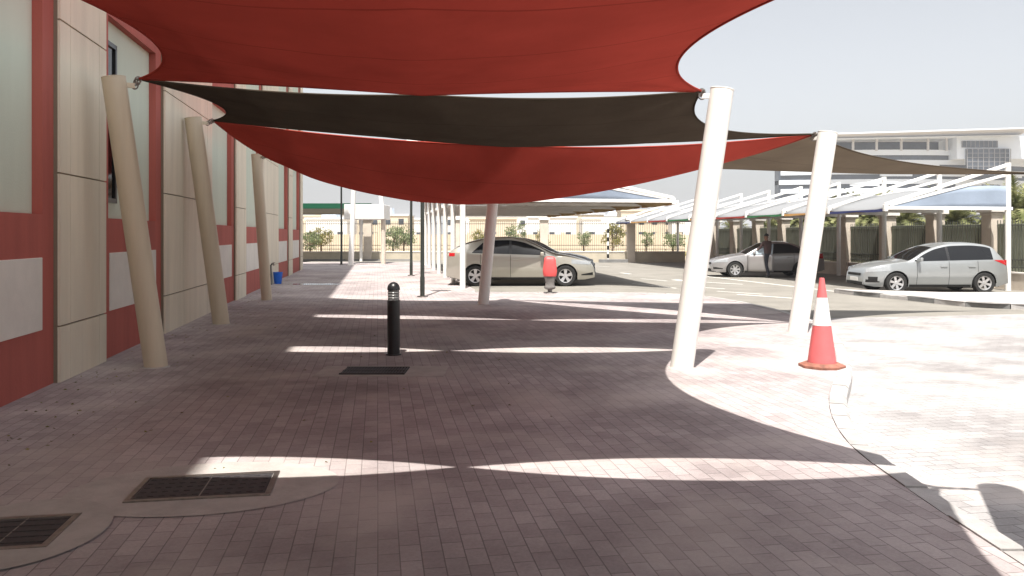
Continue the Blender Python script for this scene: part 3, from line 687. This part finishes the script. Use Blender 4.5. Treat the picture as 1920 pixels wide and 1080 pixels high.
def car(label, S, loc, rz, col, group='parked cars', scale=1.0):
    t=thing('parked_car',label,'car',loc,rz,group); t.scale=(scale,)*3
    paint=carpaint('car_paint',col); L=S['L']; top=make_smooth(S['top']); W0=S['W']; wr=S['wr']; xf,xr=S['wheels']; ra=wr+.05
    X=lambda x: L/2-x                                   # x = distance behind the nose; local +X is forward
    def ztop(x): return interp(top,x)
    def belt(x): return min(S['b0']+(S['b1']-S['b0'])*x/L, ztop(x)-.07)
    def W(x):
        w_=W0
        if x<.85: w_*=1-.30*(1-x/.85)**2.4
        if x>L-.7: w_*=1-.20*((x-L+.7)/.7)**2.4
        return w_
    def zbot(x):
        zb=.20+(.06*max(0,1-x/.3))+(.10*max(0,1-(L-x)/.4))
        for c_ in (xf,xr):
            if abs(x-c_)<ra: zb=max(zb, wr+math.sqrt(ra*ra-(x-c_)**2)*1.0)
        return zb
    def rail(x):
        k=max(0,min(1,(ztop(x)-belt(x)-.07)/.42)); return W(x)*(.93-.22*k)
    def ysurf(x,z):
        b=belt(x)
        if z<=b:
            k=(z-.2)/(b-.2); return W(x)*(1-.10*(1-k)**3-.035*max(0,k-.55)**1.5/.3+.0*k + (.012 if .42<k<.5 else 0))
        zr=ztop(x)-.05; k=max(0,min(1,(z-b)/max(.01,zr-b))); yb=W(x)*(1-.035*(.45**1.5)/.3)
        return yb+(rail(x)-yb)*(k**1.15)
    xs=sorted(set([0,.012,.03,.06]+[i*.05 for i in range(1,int(L/.05)+1) if i*.05<L-.01]+[L-.06,L-.03,L-.012,L]+[c_+s*ra*math.cos(a) for c_ in (xf,xr) for s in (1,) for a in [i*math.pi/14 for i in range(15)]]))
    NL,NU_,NT=9,7,8
    rows=[]
    for x in xs:
        b=belt(x); zb=zbot(x); zb=min(zb,b-.03); zr=ztop(x)-.05; row=[]
        sh=0
        for i in range(NL+1):
            z_=zb+(b-zb)*i/NL; row.append((X(x),ysurf(x,z_),z_))
        for i in range(1,NU_+1):
            z_=b+(zr-b)*i/NU_; row.append((X(x),ysurf(x,z_),z_))
        y0=rail(x)
        for i in range(1,NT+1):
            y=y0*(1-i/NT); q=(y/y0); row.append((X(x),y,ztop(x)-.05*q**2.2))
        rows.append(row)
    mb=MB(); mb.grid(rows); mb.grid([[(p[0],-p[1],p[2]) for p in r] for r in rows],flip=True)
    for r,fl in ((rows[0],0),(rows[-1],1)):
        n=len(r); loop=[tuple(p) for p in r]+[(p[0],-p[1],p[2]) for p in r[-2::-1]]
        mb.add(loop,[tuple(range(len(loop))) if fl else tuple(range(len(loop)))[::-1]])
    body=mb.build('body',paint,t,smooth=38)
    def patch(x0,x1,zlo,zhi,off,m,name,parent=t,nx=10,nz=5,sides=(1,-1)):
        o=None
        for s in sides:
            P=[]
            for i in range(nx+1):
                x=x0+(x1-x0)*i/nx; a=zlo(x) if callable(zlo) else zlo; b_=zhi(x) if callable(zhi) else zhi; b_=max(a+.001,b_)
                P.append([(X(x),s*(ysurf(x,a+(b_-a)*j/nz)+off),a+(b_-a)*j/nz) for j in range(nz+1)])
            k=MB(); k.grid(P,flip=s<0); o=k.build(name,m,parent,smooth=60)
        return o
    # underbody and wheels
    k=MB(); k.box(X(L-.25),X(.25),-W0*.74,W0*.74,.20,.62); k.box(X(L-.1),X(.1),-W0*.60,W0*.60,.24,.60); k.build('underbody',M['under'],t)
    k=MB()
    for c_ in (xf,xr):
        for s in (1,-1):
            pr=[[ (X(c_)+ra*.98*math.cos(a), s*y_, wr+ra*.98*math.sin(a)) for a in [i*math.pi/14 for i in range(15)]] for y_ in (W0*.70,W0*.955)]
            k.grid(pr)
    k.build('wheel_arch_liner',M['under'],t,smooth=50)
    proto=None
    for c_ in (xf,xr):
        for s in (1,-1):
            if proto is None or True:
                e=MB(); 
                e.lathe([(wr*.66,-.095),(wr*.93,-.10),(wr,-.07),(wr,.07),(wr*.93,.10),(wr*.66,.095)],n=36,axis='y')
                e.lathe([(wr*.66,.095),(wr*.60,0),(wr*.66,-.095)],n=36,axis='y')
                wy=s*(W0-.115); e2=MB()
                whl=e.build('wheel',M['tyre'],t,smooth=45); whl.location=(X(c_),wy,wr)
                ns=S['spokes']
                e2.lathe([(wr*.665,.088),(wr*.60,.082),(wr*.58,.045)],n=36,axis='y')
                e2.lathe([(0.001,.078),(.05,.074),(.06,.05)],n=18,axis='y')
                for q in range(ns):
                    a=2*math.pi*q/ns+.3; ca,sa=math.cos(a),math.sin(a); w1,w2=.030,S['sw']
                    v=[]
                    for (r_,ww,yy) in ((.03,w1,.066),(wr*.61,w2,.078)):
                        for sg in (-1,1):
                            v.append((r_*ca-sg*ww*sa,yy,r_*sa+sg*ww*ca)); 
                    v2=[(p[0],p[1]-.025,p[2]) for p in v]
                    e2.add(v+v2,[(0,1,3,2),(4,6,7,5),(0,2,6,4),(1,5,7,3)])
                if s<0:
                    e2.v=[Vector((p.x,-p.y,p.z)) for p in e2.v]; e2.f=[f[::-1] for f in e2.f]
                e2.build('rim',M['rim'],whl,smooth=40)
    # glass
    g0,g1=S['side']; bp_=S['bpil']; lo=lambda x: belt(x)+.025
    def hi(x):
        h=ztop(x)-.105
        if x>g1-.35: h=min(h, belt(x)+.025+(g1-x)/.35*S.get('rk',.9)*.36) if S.get('slant',1) else h
        return h
    f0=next((x for x in [i*.02 for i in range(40,200)] if ztop(x)-.105>belt(x)+.045 and x>=g0), g0)
    d=S.get('open',False)
    sides=(1,-1)
    patch(f0,bp_-.035,lo,hi,.006,M['glass'],'front_side_window',nx=16,sides=(1,) if d==-1 else ((-1,) if d==1 else (1,-1)))
    patch(bp_+.035,g1-.02,lo,hi,.006,M['glass'],'rear_side_window',nx=18)
    patch(bp_-.035,bp_+.035,lo,hi,.004,M['black'],'window_pillar',nx=2)
    for (name,a,b_) in (('windscreen',*S['ws']),('rear_window',*S['rw'])):
        P=[]
        for i in range(11):
            x=a+(b_-a)*i/10; y0=rail(x)-.05
            P.append([(X(x),y0*(1-2*j/12),ztop(x)-.05*(abs(y0*(1-2*j/12))/rail(x))**2.2+.006) for j in range(13)])
        k=MB(); k.grid(P); k.build(name,M['glass'],t,smooth=60)
    # lamps, seams, handles, trims
    patch(*S['hl'][:2],S['hl'][2],S['hl'][3],.006,M['lamp'],'headlight',nx=8)
    patch(*S['tl'][:2],S['tl'][2],S['tl'][3],.006,M['tail'],'tail_light',nx=8)
    patch(.06,.42,.33,lambda x:.33+.10*(1-x/.6),.005,M['under'],'bumper_vent',nx=6)
    for xx in (S['door0'],bp_,S['door1']):
        patch(xx-.006,xx+.006,lambda x:max(zbot(x)+.03,.26),lambda x: belt(x)+.0,.003,M['under'],'door_seam',nx=1,nz=10)
    patch(xf+ra+.02,xr-ra-.02,.20,.27,.008,M['under'],'sill_trim',nx=8,nz=1)
    for xx in (bp_-.16,S['door1']-.18):
        for s in (1,-1):
            k=MB(); y=ysurf(xx,.83)*s; k.box(X(xx)-.10,X(xx)+.10,y-.01 if s>0 else y-.03,y+.03 if s>0 else y+.01,.79,.82); k.build('door_handle',S.get('hm') or paint,t,bevel=.008)
    for s in (1,-1):
        xx=f0+.10; k=MB(); y=(ysurf(xx,belt(xx)))*s; sg=s
        ys_=sorted((y-sg*.02,y+sg*.20)); k.hexa([(X(xx)-.06,ys_[0],belt(xx)+.0),(X(xx)+.06,ys_[0],belt(xx)+.0),(X(xx)+.03,ys_[1],belt(xx)+.03),(X(xx)-.06,ys_[1],belt(xx)+.03),(X(xx)-.06,ys_[0],belt(xx)+.12),(X(xx)+.05,ys_[0],belt(xx)+.12),(X(xx)+.02,ys_[1],belt(xx)+.14),(X(xx)-.06,ys_[1],belt(xx)+.14)])
        k.build('wing_mirror',S.get('mm') or paint,t,bevel=.025)
    k=MB(); k.box(X(.0)-.02,X(0)+.015,-.42,.42,.52,.60); k.build('grille',M['under'],t,bevel=.01)
    k=MB(); k.box(X(.0)-.02,X(0)+.02,-.26,.26,.36,.47); k.build('number_plate',M['plate'],t,bevel=.005)
    k=MB(); k.box(X(.0)-.02,X(0)+.012,-.55,.55,.26,.34); k.build('lower_intake',M['under'],t,bevel=.01)
    k=MB(); k.box(X(L)-.02,X(L)+.02,-.26,.26,.62,.73); k.build('number_plate',M['plate'],t,bevel=.005)
    if S.get('fog'):
        patch(.12,.36,.33,.50,.007,M['under'],'fog_lamp',nx=4)
    if d:
        s=d; x0=S['door0']; x1=bp_; hy=ysurf(x0,.6)*s
        patch(x0+.02,x1-.03,.27,lambda x:belt(x)-.01,.005,M['under'],'door_opening',nx=8,sides=(s,))
        e=thing('front_door','',''); 
        for kx in ('label','category'): del e[kx]
        e.name='front_door'; e.parent=t; e.location=(X(x0),hy,0); e.rotation_euler=(0,0,s*R(-24) if s<0 else R(24))
        e.rotation_euler=(0,0,R(24)*(1 if s<0 else -1)*-1*-1)
        P=[]
        for i in range(11):
            x=x0+.01+(x1-x0-.02)*i/10; P.append([(X(x)-X(x0),s*(ysurf(x,.25+(belt(x)-.25)*j/8)+.012)-hy,.25+(belt(x)-.25)*j/8) for j in range(9)])
        k=MB(); k.grid(P,flip=s<0); k.build('door_panel',paint,e,smooth=50,solid=.05)
        P=[]
        for i in range(11):
            x=f0+(x1-.03-f0)*i/10; a=belt(x); b_=max(hi(x)+.02,a+.01); P.append([(X(x)-X(x0),s*(ysurf(x,a+(b_-a)*j/4)+.012)-hy,a+(b_-a)*j/4) for j in range(5)])
        k=MB(); k.grid(P,flip=s<0); k.build('door_glass',mat('pale_door_glass',(.35,.42,.48),.08,spec=.8),e,smooth=50,solid=.01)
        edge=[P[i][4] for i in range(11)]+[P[10][j] for j in (3,2,1,0)]
        k=MB(); k.tube(edge,.018,6); k.build('door_frame',M['black'],e,smooth=50)
    return t
SP=dict(L=4.48,W=.875,wr=.315,wheels=(.90,3.60),b0=.86,b1=1.0,spokes=5,sw=.055,
  top=[(0,.48),(.03,.62),(.12,.72),(.35,.82),(.75,.92),(1.2,1.0),(1.75,1.26),(2.2,1.43),(2.6,1.49),(3.1,1.475),(3.7,1.36),(4.1,1.22),(4.36,1.08),(4.45,.9),(4.48,.6)],
  side=(1.5,3.72),bpil=2.55,ws=(1.22,2.05),rw=(3.45,4.25),hl=(.12,.72,lambda x:.64+.06*x,lambda x:.74+.10*x),tl=(4.22,4.40,.90,1.0),door0=1.55,door1=3.45,mm=None)
ST=dict(L=4.29,W=.86,wr=.315,wheels=(.90,3.50),b0=.90,b1=1.0,spokes=6,sw=.038,fog=True,
  top=[(0,.48),(.03,.64),(.12,.75),(.3,.84),(.75,.94),(1.25,1.01),(1.8,1.29),(2.15,1.43),(2.6,1.515),(3.1,1.53),(3.55,1.50),(3.8,1.43),(4.02,1.18),(4.17,.99),(4.26,.84),(4.29,.5)],
  side=(1.4,3.78),bpil=2.45,ws=(1.27,2.05),rw=(3.80,4.08),hl=(.08,.72,lambda x:.62+.08*x,lambda x:.70+.22*x**.7),tl=(3.80,4.25,lambda x:.985-.17*(x-3.80)/.45,lambda x:.995),door0=1.50,door1=3.30,slant=0)
SE=dict(L=4.52,W=.865,wr=.31,wheels=(.90,3.55),b0=.86,b1=.99,spokes=7,sw=.034,
  top=[(0,.46),(.03,.60),(.12,.69),(.3,.76),(.8,.88),(1.3,.97),(1.85,1.24),(2.2,1.40),(2.6,1.465),(3.0,1.455),(3.5,1.29),(3.85,1.13),(4.2,1.07),(4.42,1.02),(4.5,.8),(4.52,.5)],
  side=(1.5,3.70),bpil=2.40,ws=(1.32,2.1),rw=(3.2,3.85),hl=(.08,.60,lambda x:.58+.06*x,lambda x:.66+.20*x),tl=(4.1,4.46,.76,.96),door0=1.38,door1=3.25,hm=None,open=1)
SG=dict(ST); SG['L']=4.29
# near side planes sit at the measured depth
car('silver grey sedan with arched roof parked under the near carport',SP,(.27,25.55,.125),R(0),(.42,.405,.355),scale=1.03)
car('pale car mostly hidden behind the silver grey sedan under the near carport',SG,(.80,29.0,.10),R(2),(.42,.45,.50),scale=1.0)
car('silver hatchback with tinted windows parked at the far right',ST,(12.42,24.1,0),R(180),(.34,.36,.37),scale=.985)
car('silver sedan with its front door open and a person beside it',SE,(10.38,33.05,0),R(178.5),(.36,.35,.355),scale=1.0)

# ---------------------------------------------------------------- person at the open door
def person(loc, rz):
    t=thing('person','person in dark clothes standing at the open door of the silver sedan','person',loc,rz)
    J={}; E=[]; Rd=[]
    names=[]
    def j(n,p,r,par=None):
        J[n]=len(names); names.append((p,r)); 
        if par is not None: E.append((J[par],J[n]))
    j('pelvis',(0,0,.95),.135); j('waist',(0,.02,1.08),.125,'pelvis'); j('chest',(0,.06,1.28),.15,'waist'); j('neckb',(0,.08,1.45),.075,'chest'); j('neck',(0,.10,1.50),.058,'neckb')
    j('headl',(0,.12,1.57),.078,'neck'); j('headm',(0,.125,1.63),.092,'headl'); j('headt',(0,.11,1.70),.075,'headm')
    for s,n in ((-1,'l'),(1,'r')):
        fy=.10*s
        j('hip'+n,(s*.09,0,.90),.10,'pelvis'); j('thigh'+n,(s*.10,.02+fy*.3,.70),.085,'hip'+n); j('knee'+n,(s*.10,.04+fy*.5,.50),.062,'thigh'+n); j('calf'+n,(s*.10,.0+fy*.6,.34),.060,'knee'+n); j('ankle'+n,(s*.10,-.03+fy,.10),.042,'calf'+n); j('ball'+n,(s*.115,.10+fy,.045),.042,'ankle'+n); j('toe'+n,(s*.12,.16+fy,.035),.032,'ball'+n)
        j('sh'+n,(s*.18,.07,1.40),.068,'chest'); 
        el=(s*.25,.20,1.16); wrp=(s*.20,.42,1.08+.1*(s>0))
        j('uarm'+n,(s*.23,.13,1.28),.052,'sh'+n); j('el'+n,el,.043,'uarm'+n); j('fa'+n,(s*.235,.31,1.12+.04*(s>0)),.038,'el'+n); j('wr'+n,wrp,.026,'fa'+n)
        pm=(wrp[0]-s*.01,wrp[1]+.06,wrp[2]); j('palm'+n,pm,.034,'wr'+n)
        for q,(dx,ln) in enumerate(((-.028,.065),(-.010,.078),(.009,.072),(.027,.055))):
            b=(pm[0]+dx,pm[1]+.035,pm[2]); j(f'f{q}a'+n,b,.010,'palm'+n); j(f'f{q}b'+n,(b[0],b[1]+ln*.5,b[2]-.008),.009,f'f{q}a'+n); j(f'f{q}c'+n,(b[0],b[1]+ln*.85,b[2]-.035),.008,f'f{q}b'+n)
        j('tha'+n,(pm[0]-s*.035,pm[1]+.0,pm[2]-.005),.012,'palm'+n); j('thb'+n,(pm[0]-s*.055,pm[1]+.035,pm[2]-.015),.010,'tha'+n)
    me=bpy.data.meshes.new('body'); me.from_pydata([p for p,_ in names],E,[]); o=bpy.data.objects.new('body',me); C.objects.link(o)
    sk=o.modifiers.new('Skin','SKIN'); 
    sv=me.skin_vertices
    if not sv: 
        bpy.context.view_layer.objects.active=o
        bm=bmesh.new(); bm.from_mesh(me); bm.verts.layers.skin.verify(); bm.to_mesh(me); bm.free(); sv=me.skin_vertices
    for i,(p,r) in enumerate(names): sv[0].data[i].radius=(r,r)
    sv[0].data[0].use_root=True
    sb=o.modifiers.new('Sub','SUBSURF'); sb.levels=2; sb.render_levels=2
    dg=bpy.context.evaluated_depsgraph_get(); ev=o.evaluated_get(dg); nm=bpy.data.meshes.new_from_object(ev)
    o.modifiers.clear(); o.data=nm; nm.name='body'
    for m_ in (M['skin'],M['cloth1'],M['cloth2'],M['black']): nm.materials.append(m_)
    for p in nm.polygons:
        c=p.center; p.use_smooth=True
        if c.z<.085: p.material_index=3
        elif c.z<.97: p.material_index=2 if abs(c.x)<.2 or c.z<.9 else 1
        elif c.z<1.47 and not (c.y>.27): p.material_index=1
    o.parent=t
    k=MB(); 
    for q in range(10):
        pass
    k.lathe([(.001,.125)]+[(.098*math.sin(a),.108*math.cos(a)) for a in [i*math.pi/14 for i in range(1,7)]]+[(.094,.005)],c=(0,.095,1.665),n=24); k.build('hair',M['hair'],t,smooth=60)
    k=MB()
    for s in (-1,1): k.lathe([(.001,.011),(.009,.006),(.011,0),(.009,-.006)],c=(s*.034,.207,1.635),n=10)
    k.tube([(0,.212,1.635),(0,.235,1.60),(0,.215,1.592)],[.008,.013,.008],8); k.tube([(-.025,.205,1.565),(.025,.205,1.565)],.006,6)
    for s in (-1,1): k.tube([(s*.09,.11,1.645),(s*.102,.10,1.62),(s*.09,.11,1.59)],.012,6)
    k.build('face',M['skin'],t,smooth=60)
person((10.22,31.92,.0), R(25))

# ---------------------------------------------------------------- palms and trees
def frond_mesh(mb, base, az, L, rise, droop, rng):
    d=Vector((math.cos(az),math.sin(az),0)); pts=[]
    N=11
    for i in range(N+1):
        t=i/N; pts.append(base+d*L*t*(1-.18*t)+Vector((0,0,rise*t*1.3-droop*t*t)))
    mb.tube(pts,[.022*(1-.8*i/N)+.003 for i in range(N+1)],4,cap=False)
    for i in range(1,N*3):
        t=i/(N*3); a=min(N-1,int(t*N)); p=pts[a].lerp(pts[a+1],t*N-a); tg=(pts[a+1]-pts[a]).normalized(); sd=tg.cross(Vector((0,0,1))).normalized()
        ll=.42*math.sin(math.pi*(.15+.8*t))*rng.uniform(.8,1.15)
        for s in (-1,1):
            q=(sd*s*.8+tg*.6+Vector((0,0,rng.uniform(-.15,.35)))).normalized(); e=p+q*ll+Vector((0,0,-.08*ll)); wv=tg*.034
            mb.add([p-wv,p+wv,e],[(0,1,2)])
def palm(name,label,loc,h,rz,seed,scale=1,nf=64,group='date palms behind the side railing'):
    rng=random.Random(seed); t=thing('palm_tree',label,'palm',loc,rz,group); t.scale=(scale,)*3
    k=MB(); pts=[(0,0,0)]; n=10
    k.tube([(0.02*math.sin(i),0,h*i/n) for i in range(n+1)],[.20 if i%2 else .17 for i in range(n+1)],10); k.build('trunk',M['bark'],t,smooth=20)
    k=MB()
    for i in range(nf):
        q=i/nf; az=i*2.39996+rng.uniform(-.2,.2); rise=1.15*(1-q)**1.2+.15; L=2.0*(.75+.5*q)*rng.uniform(.85,1.1); droop=(.55+1.7*q)*rng.uniform(.8,1.1)
        frond_mesh(k,Vector((0,0,h)),az,L,rise*1.2,droop,rng)
    k.build('crown',M['palm'],t); return t
where=['behind the hatchback\'s bonnet','above the hatchback\'s roof','right of the hatchback, tallest fronds','beyond the right edge of the railing','behind the second white post','left of the second white post','above the open sedan','behind the middle of the side railing','near the far end of the side railing','at the corner where both railings meet']
pp=[(31.5,2.9,.85),(28.6,3.0,.85),(25.6,3.4,1.0),(22.5,3.2,1.0),(34.4,2.8,.85),(36.8,2.6,.85),(39.4,2.6,.85),(42,2.4,.8),(45,2.2,.75),(48.5,1.8,.65)]
protos=[palm('palm_tree','feathery date palm '+where[0],(rf(31.5)[0]+2.0,31.5,0),2.0,0,11), palm('palm_tree','feathery date palm '+where[1],(rf(28.6)[0]+2.2,28.6,0),2.6,1,12)]
for i,(D,off,sc) in enumerate(pp):
    o=protos[i] if i<2 else copy_tree(protos[i%2])
    x,y=rf(D); o.location=(x+off,y,0.0); o.rotation_euler=(0,0,i*1.37); o.scale=(sc*1.0,sc*1.0,sc*(1.1 if i%2 else 1.25)); o['label']='feathery date palm '+where[i]
def leaf_tree(label,loc,h,rad,seed,m='leaf',nclump=26,group='small trees beyond the far fence',cat='tree'):
    rng=random.Random(seed); t=thing('broadleaf_tree',label,cat,loc,rng.uniform(0,6),group)
    k=MB(); k.tube([(0,0,0),(.04,.02,h*.3),(-.03,.05,h*.62)],[.09,.07,.04],8)
    cl=[]
    for i in range(nclump):
        a=rng.uniform(0,6.28); r_=rad*math.sqrt(rng.random())*.85; zz=h*.62+ (h*.36)*rng.uniform(-.9,1)*math.sqrt(max(0,1-(r_/rad)**2)); c=Vector((r_*math.cos(a),r_*math.sin(a),zz)); cl.append(c)
        if i%4==0: k.tube([(0,0,h*.35),c*.6+Vector((0,0,.2*h*.5)),c],[.035,.022,.008],5)
    k.build('trunk',M['bark'],t,smooth=40)
    k=MB()
    for c in cl:
        cs=rad*rng.uniform(.25,.42)
        for _ in range(42):
            q=Vector((rng.gauss(0,1),rng.gauss(0,1),rng.gauss(0,.8))).normalized()*cs*rng.random()**.4; p=c+q
            u=Vector((rng.uniform(-1,1),rng.uniform(-1,1),rng.uniform(-1,1))).normalized(); v=u.cross(Vector((rng.uniform(-1,1),rng.uniform(-1,1),rng.uniform(-1,1)))).normalized(); s=rad*.085
            k.add([p-u*s,p-v*s*.55,p+u*s,p+v*s*.55],[(0,1,2,3)])
    k.build('crown',M[m],t); return t
trees=[(603,2.6,1.2,66),(583,2.3,1.0,62),(737,2.7,1.1,64),(897,2.6,.8,64),(966,3.2,1.0,62),(757,2.9,1.3,72),(1148,3.3,1.2,62),(1095,2.7,.8,70),(1212,2.6,.7,68),(1018,2.6,.8,76),(1262,2.1,1.2,72)]
lab=['left of the tall white mast','beside the building corner','between the two farther lamp posts','behind the near carport masts','directly above the sedan\'s roof','small one above the sedan\'s rear','behind the striped pole','right of the sedan\'s bonnet','just right of the white fence pillar','behind the middle fence pillar','low and wide, left of the big white post']
for i,(px,h,r_,D) in enumerate(trees): leaf_tree('green tree beyond the far fence, '+lab[i],((px-960)/1500*D,D,0),h*.86,r_*.85,40+i,'leaf' if i%3 else 'leafd')
rng=random.Random(5)
k=MB()
for i in range(260):
    x=rng.uniform(-32,22); y=rng.uniform(53,74); s=rng.uniform(.15,.45)
    for _ in range(26):
        q=Vector((rng.gauss(0,1),rng.gauss(0,1),abs(rng.gauss(0,.7))))*s*.6; p=Vector((x,y,0))+q
        u=Vector((rng.uniform(-1,1),rng.uniform(-1,1),rng.uniform(-1,1))).normalized()*.09; v=Vector((rng.uniform(-1,1),rng.uniform(-1,1),rng.uniform(-1,1))).normalized()*.05
        k.add([p-u,p-v,p+u,p+v],[(0,1,2,3)])
o=k.build('scrub',M['leafd']); o['kind']='stuff'
k=MB()
for i in range(2200):
    D=rng.uniform(14,50); x=rf(D)[0]+rng.uniform(.5,3.4); p=Vector((x,D,0))
    for _ in range(7):
        q=p+Vector((rng.gauss(0,.2),rng.gauss(0,.2),0)); hh=rng.uniform(.3,1.5)*(1 if rng.random()<.8 else 1.3); dd=Vector((rng.gauss(0,.25),rng.gauss(0,.25),hh)); sw=Vector((rng.uniform(-.03,.03),rng.uniform(-.03,.03),0))
        k.add([q-sw,q+sw,q+dd],[(0,1,2)])
o=k.build('undergrowth',M['leafd']); o['kind']='stuff'

# ---------------------------------------------------------------- beyond the fence: site wall, villas
D=82; t=thing('site_wall','long low cream wall across the open ground beyond the far fence','wall',(-5,D,0))
k=MB(); k.box(-45,32,-.1,.1,-.05,1.75); 
for i in range(33): k.box(-45+i*2.4-.18,-45+i*2.4+.18,-.22,-.1,-.05,1.95)
k.build('wall_panel',M['villa2'],t)
def villa(label,x,y,wd,dp,h,m,seed,roof=0):
    rng=random.Random(seed); t=thing('villa',label,'house',(x,y,0),rng.uniform(-.1,.1),'low white buildings on the skyline')
    k=MB(); k.box(-wd/2,wd/2,0,dp,-.05,h); k.build('wall',m,t)
    k=MB(); k.box(-wd/2-.25,wd/2+.25,-.25,dp+.25,h,h+.35); 
    if roof: k.box(-wd*.2,wd*.15,dp*.3,dp*.7,h+.35,h+1.8)
    k.build('roof',M['hw'] if roof else m,t)
    nf=max(1,int(h//3)); nw=max(2,int(wd//3))
    for f in range(nf):
        for q in range(nw):
            xx=-wd/2+wd*(q+.5)/nw; k=MB(); k.box(xx-.6,xx+.6,-.06,.02,1.0+f*3,2.3+f*3); k.build('window',M['hg'],t)
    return t
vl=[(572,190,13,6),(612,170,9,5),(650,210,16,7),(715,180,12,6),(752,200,12,5.5),(880,190,12,6.3),(925,170,10,5),(980,200,15,6.5),(1035,180,11,5.5),(1085,190,12,6.5),(1128,170,8,5),(1165,200,14,6.3),(1215,180,12,7),(1262,190,13,6.5),(1305,170,10,5.5)]
sd=['wide','small','large','plain','square','tall roofed','narrow','broad','squat','twin-fronted','tiny','long','tall','flat','last']
ref=['first right of the building corner','second right of the building corner','just left of the tall white mast','behind the gatehouse canopy','between the two right-hand lamp posts','above the sedan\'s rear window','above the sedan\'s rear door','above the sedan\'s front door','behind the middle fence pillar','above the sedan\'s bonnet','left of the striped pole','right of the striped pole','right of the white fence pillar','second right of the white fence pillar','beside the big white post']
for i,(px,D,wd,h) in enumerate(vl):
    villa(f'{sd[i]} pale house on the skyline, {ref[i]}',(px-960)/1500*D,D,wd,8,h*1.0,M['villa'] if i%3 else M['villa2'],i,i%2)

# ---------------------------------------------------------------- modern hotel on the right
D=260; sc=D/1500
def hx(px): return (px-960)*sc
def hz(py): return CZ-(py-HY)*sc
ht=thing('office_building','large modern white building with ribbon windows and a flat overhanging roof at upper right','building',(hx(1760),D,0))
o=Vector((hx(1760),D,0))
def curve_y(px): u=(px-1690)/230; return D+7*u*u        # gently bowed front
def ribbon(mb,p0,p1,y0,y1,out,mi=0,n=18):
    for i in range(n):
        a=p0+(p1-p0)*i/n; b=p0+(p1-p0)*(i+1)/n
        ya,yb=curve_y(a)-out,curve_y(b)-out; za,zb=hz(y1),hz(y0)
        mb.hexa([(hx(a),ya,za),(hx(b),yb,za),(hx(b),yb+4+out,za),(hx(a),ya+4+out,za),(hx(a),ya,zb),(hx(b),yb,zb),(hx(b),yb+4+out,zb),(hx(a),ya+4+out,zb)],mi)
k=MB(o); ribbon(k,1472,2080,284,450,0); k.build('glazing',M['hg'],ht)
k=MB(o); ribbon(k,1475,2080,281,291,.9); k.build('parapet',M['hw'],ht)
rngh=random.Random(3); yy=291
row=0
for yb in (300,318,336,353,371,389):
    k=MB(o); ribbon(k,1475 if row%2 else 1472,2080,yb,yb+8.5,.6); k.build('floor_band',M['hw'],ht)
    px=1480
    while px<2060:
        w_=rngh.uniform(18,70)
        if rngh.random()<.6:
            k=MB(o); ribbon(k,px,px+w_,yb+8.5,yb+12.5,.45,n=3); k.build('stepped_panel',M['hw'],ht)
        if False: pass
        px+=w_+rngh.uniform(12,50)
    row+=1
k=MB(o); ribbon(k,1560,1775,263,281,-4,n=10); k.build('penthouse_glass',M['hg'],ht)
k=MB(o)
k.add([(hx(1540),D-6,hz(254)),(hx(1900),D-10,hz(246)),(hx(1880),D+20,hz(250)),(hx(1540),D+16,hz(256)),(hx(1540),D-5,hz(263)),(hx(1885),D-9,hz(259)),(hx(1870),D+20,hz(259)),(hx(1540),D+16,hz(263)),(hx(1540),D-6,hz(256.5)),(hx(1900),D-10,hz(248.5))],
 [(0,1,2,3),(7,6,5,4),(8,9,1,0)[::1]],0)
k.add([(hx(1540),D-6,hz(256.5)),(hx(1900),D-10,hz(248.5)),(hx(1885),D-7,hz(259)),(hx(1540),D-4,hz(263))],[(0,3,2,1)],1)
k.build('roof_slab',[M['hw'],M['hs']],ht)
for px in (1597,1641,1687,1737,1772):
    k=MB(o); k.beam((hx(px),D-1,hz(283)),(hx(px),D-1,hz(258)),.6,.6); k.build('roof_column',M['hs'],ht)
k=MB(o); k.box(hx(1782),hx(2080),D-4,D+14,hz(300),hz(258)); k.build('stair_block',M['hw'],ht)
k=MB(o); k.box(hx(1790),hx(1856),D-4.3,D-4,hz(279),hz(267)); k.box(hx(1797),hx(1875),D-4.9,D-4,hz(330),hz(282)); k.build('grid_window',M['hg'],ht)
k=MB(o)
for px in range(1790,1860,8): k.box(hx(px)-.06,hx(px)+.06,D-4.4,D-4.3,hz(279),hz(267))
for px in range(1797,1879,10): k.box(hx(px)-.08,hx(px)+.08,D-5.1,D-4.9,hz(330),hz(282))
for py in (282,290,298,306,314,322): k.box(hx(1797),hx(1875),D-5.08,D-4.92,hz(py)-.07,hz(py)+.07)
k.build('window_bars',M['hf'],ht)

# ---------------------------------------------------------------- fallen leaves and haze
rng=random.Random(21); k=MB()
for i in range(420):
    D=rng.uniform(4.5,30); off=abs(rng.gauss(0,.5))+.1 if rng.random()<.6 else rng.uniform(.2,5)
    p=bp(D,off,PZ+.004); a=rng.uniform(0,6.28); u=Vector((math.cos(a),math.sin(a),0))*rng.uniform(.008,.022); v=Vector((-u.y,u.x,rng.uniform(0,.006)))*.5
    k.add([p-u,p-v,p+u,p+v+Vector((0,0,.006))],[(0,1,2,3)])
o=k.build('fallen_leaves',M['leafd']); o['kind']='stuff'
hz_=MB(); hz_.box(-950,950,-80,2300,-1.05,48)
hm=bpy.data.materials.new('haze'); hm.use_nodes=True; n=hm.node_tree.nodes; n.clear()
ho=n.new('ShaderNodeOutputMaterial'); pv=n.new('ShaderNodeVolumePrincipled'); pv.inputs['Color'].default_value=(.93,.95,1,1); pv.inputs['Density'].default_value=.0006
hm.node_tree.links.new(pv.outputs[0], ho.inputs['Volume'])
o=hz_.build('haze',hm); o['kind']='stuff'
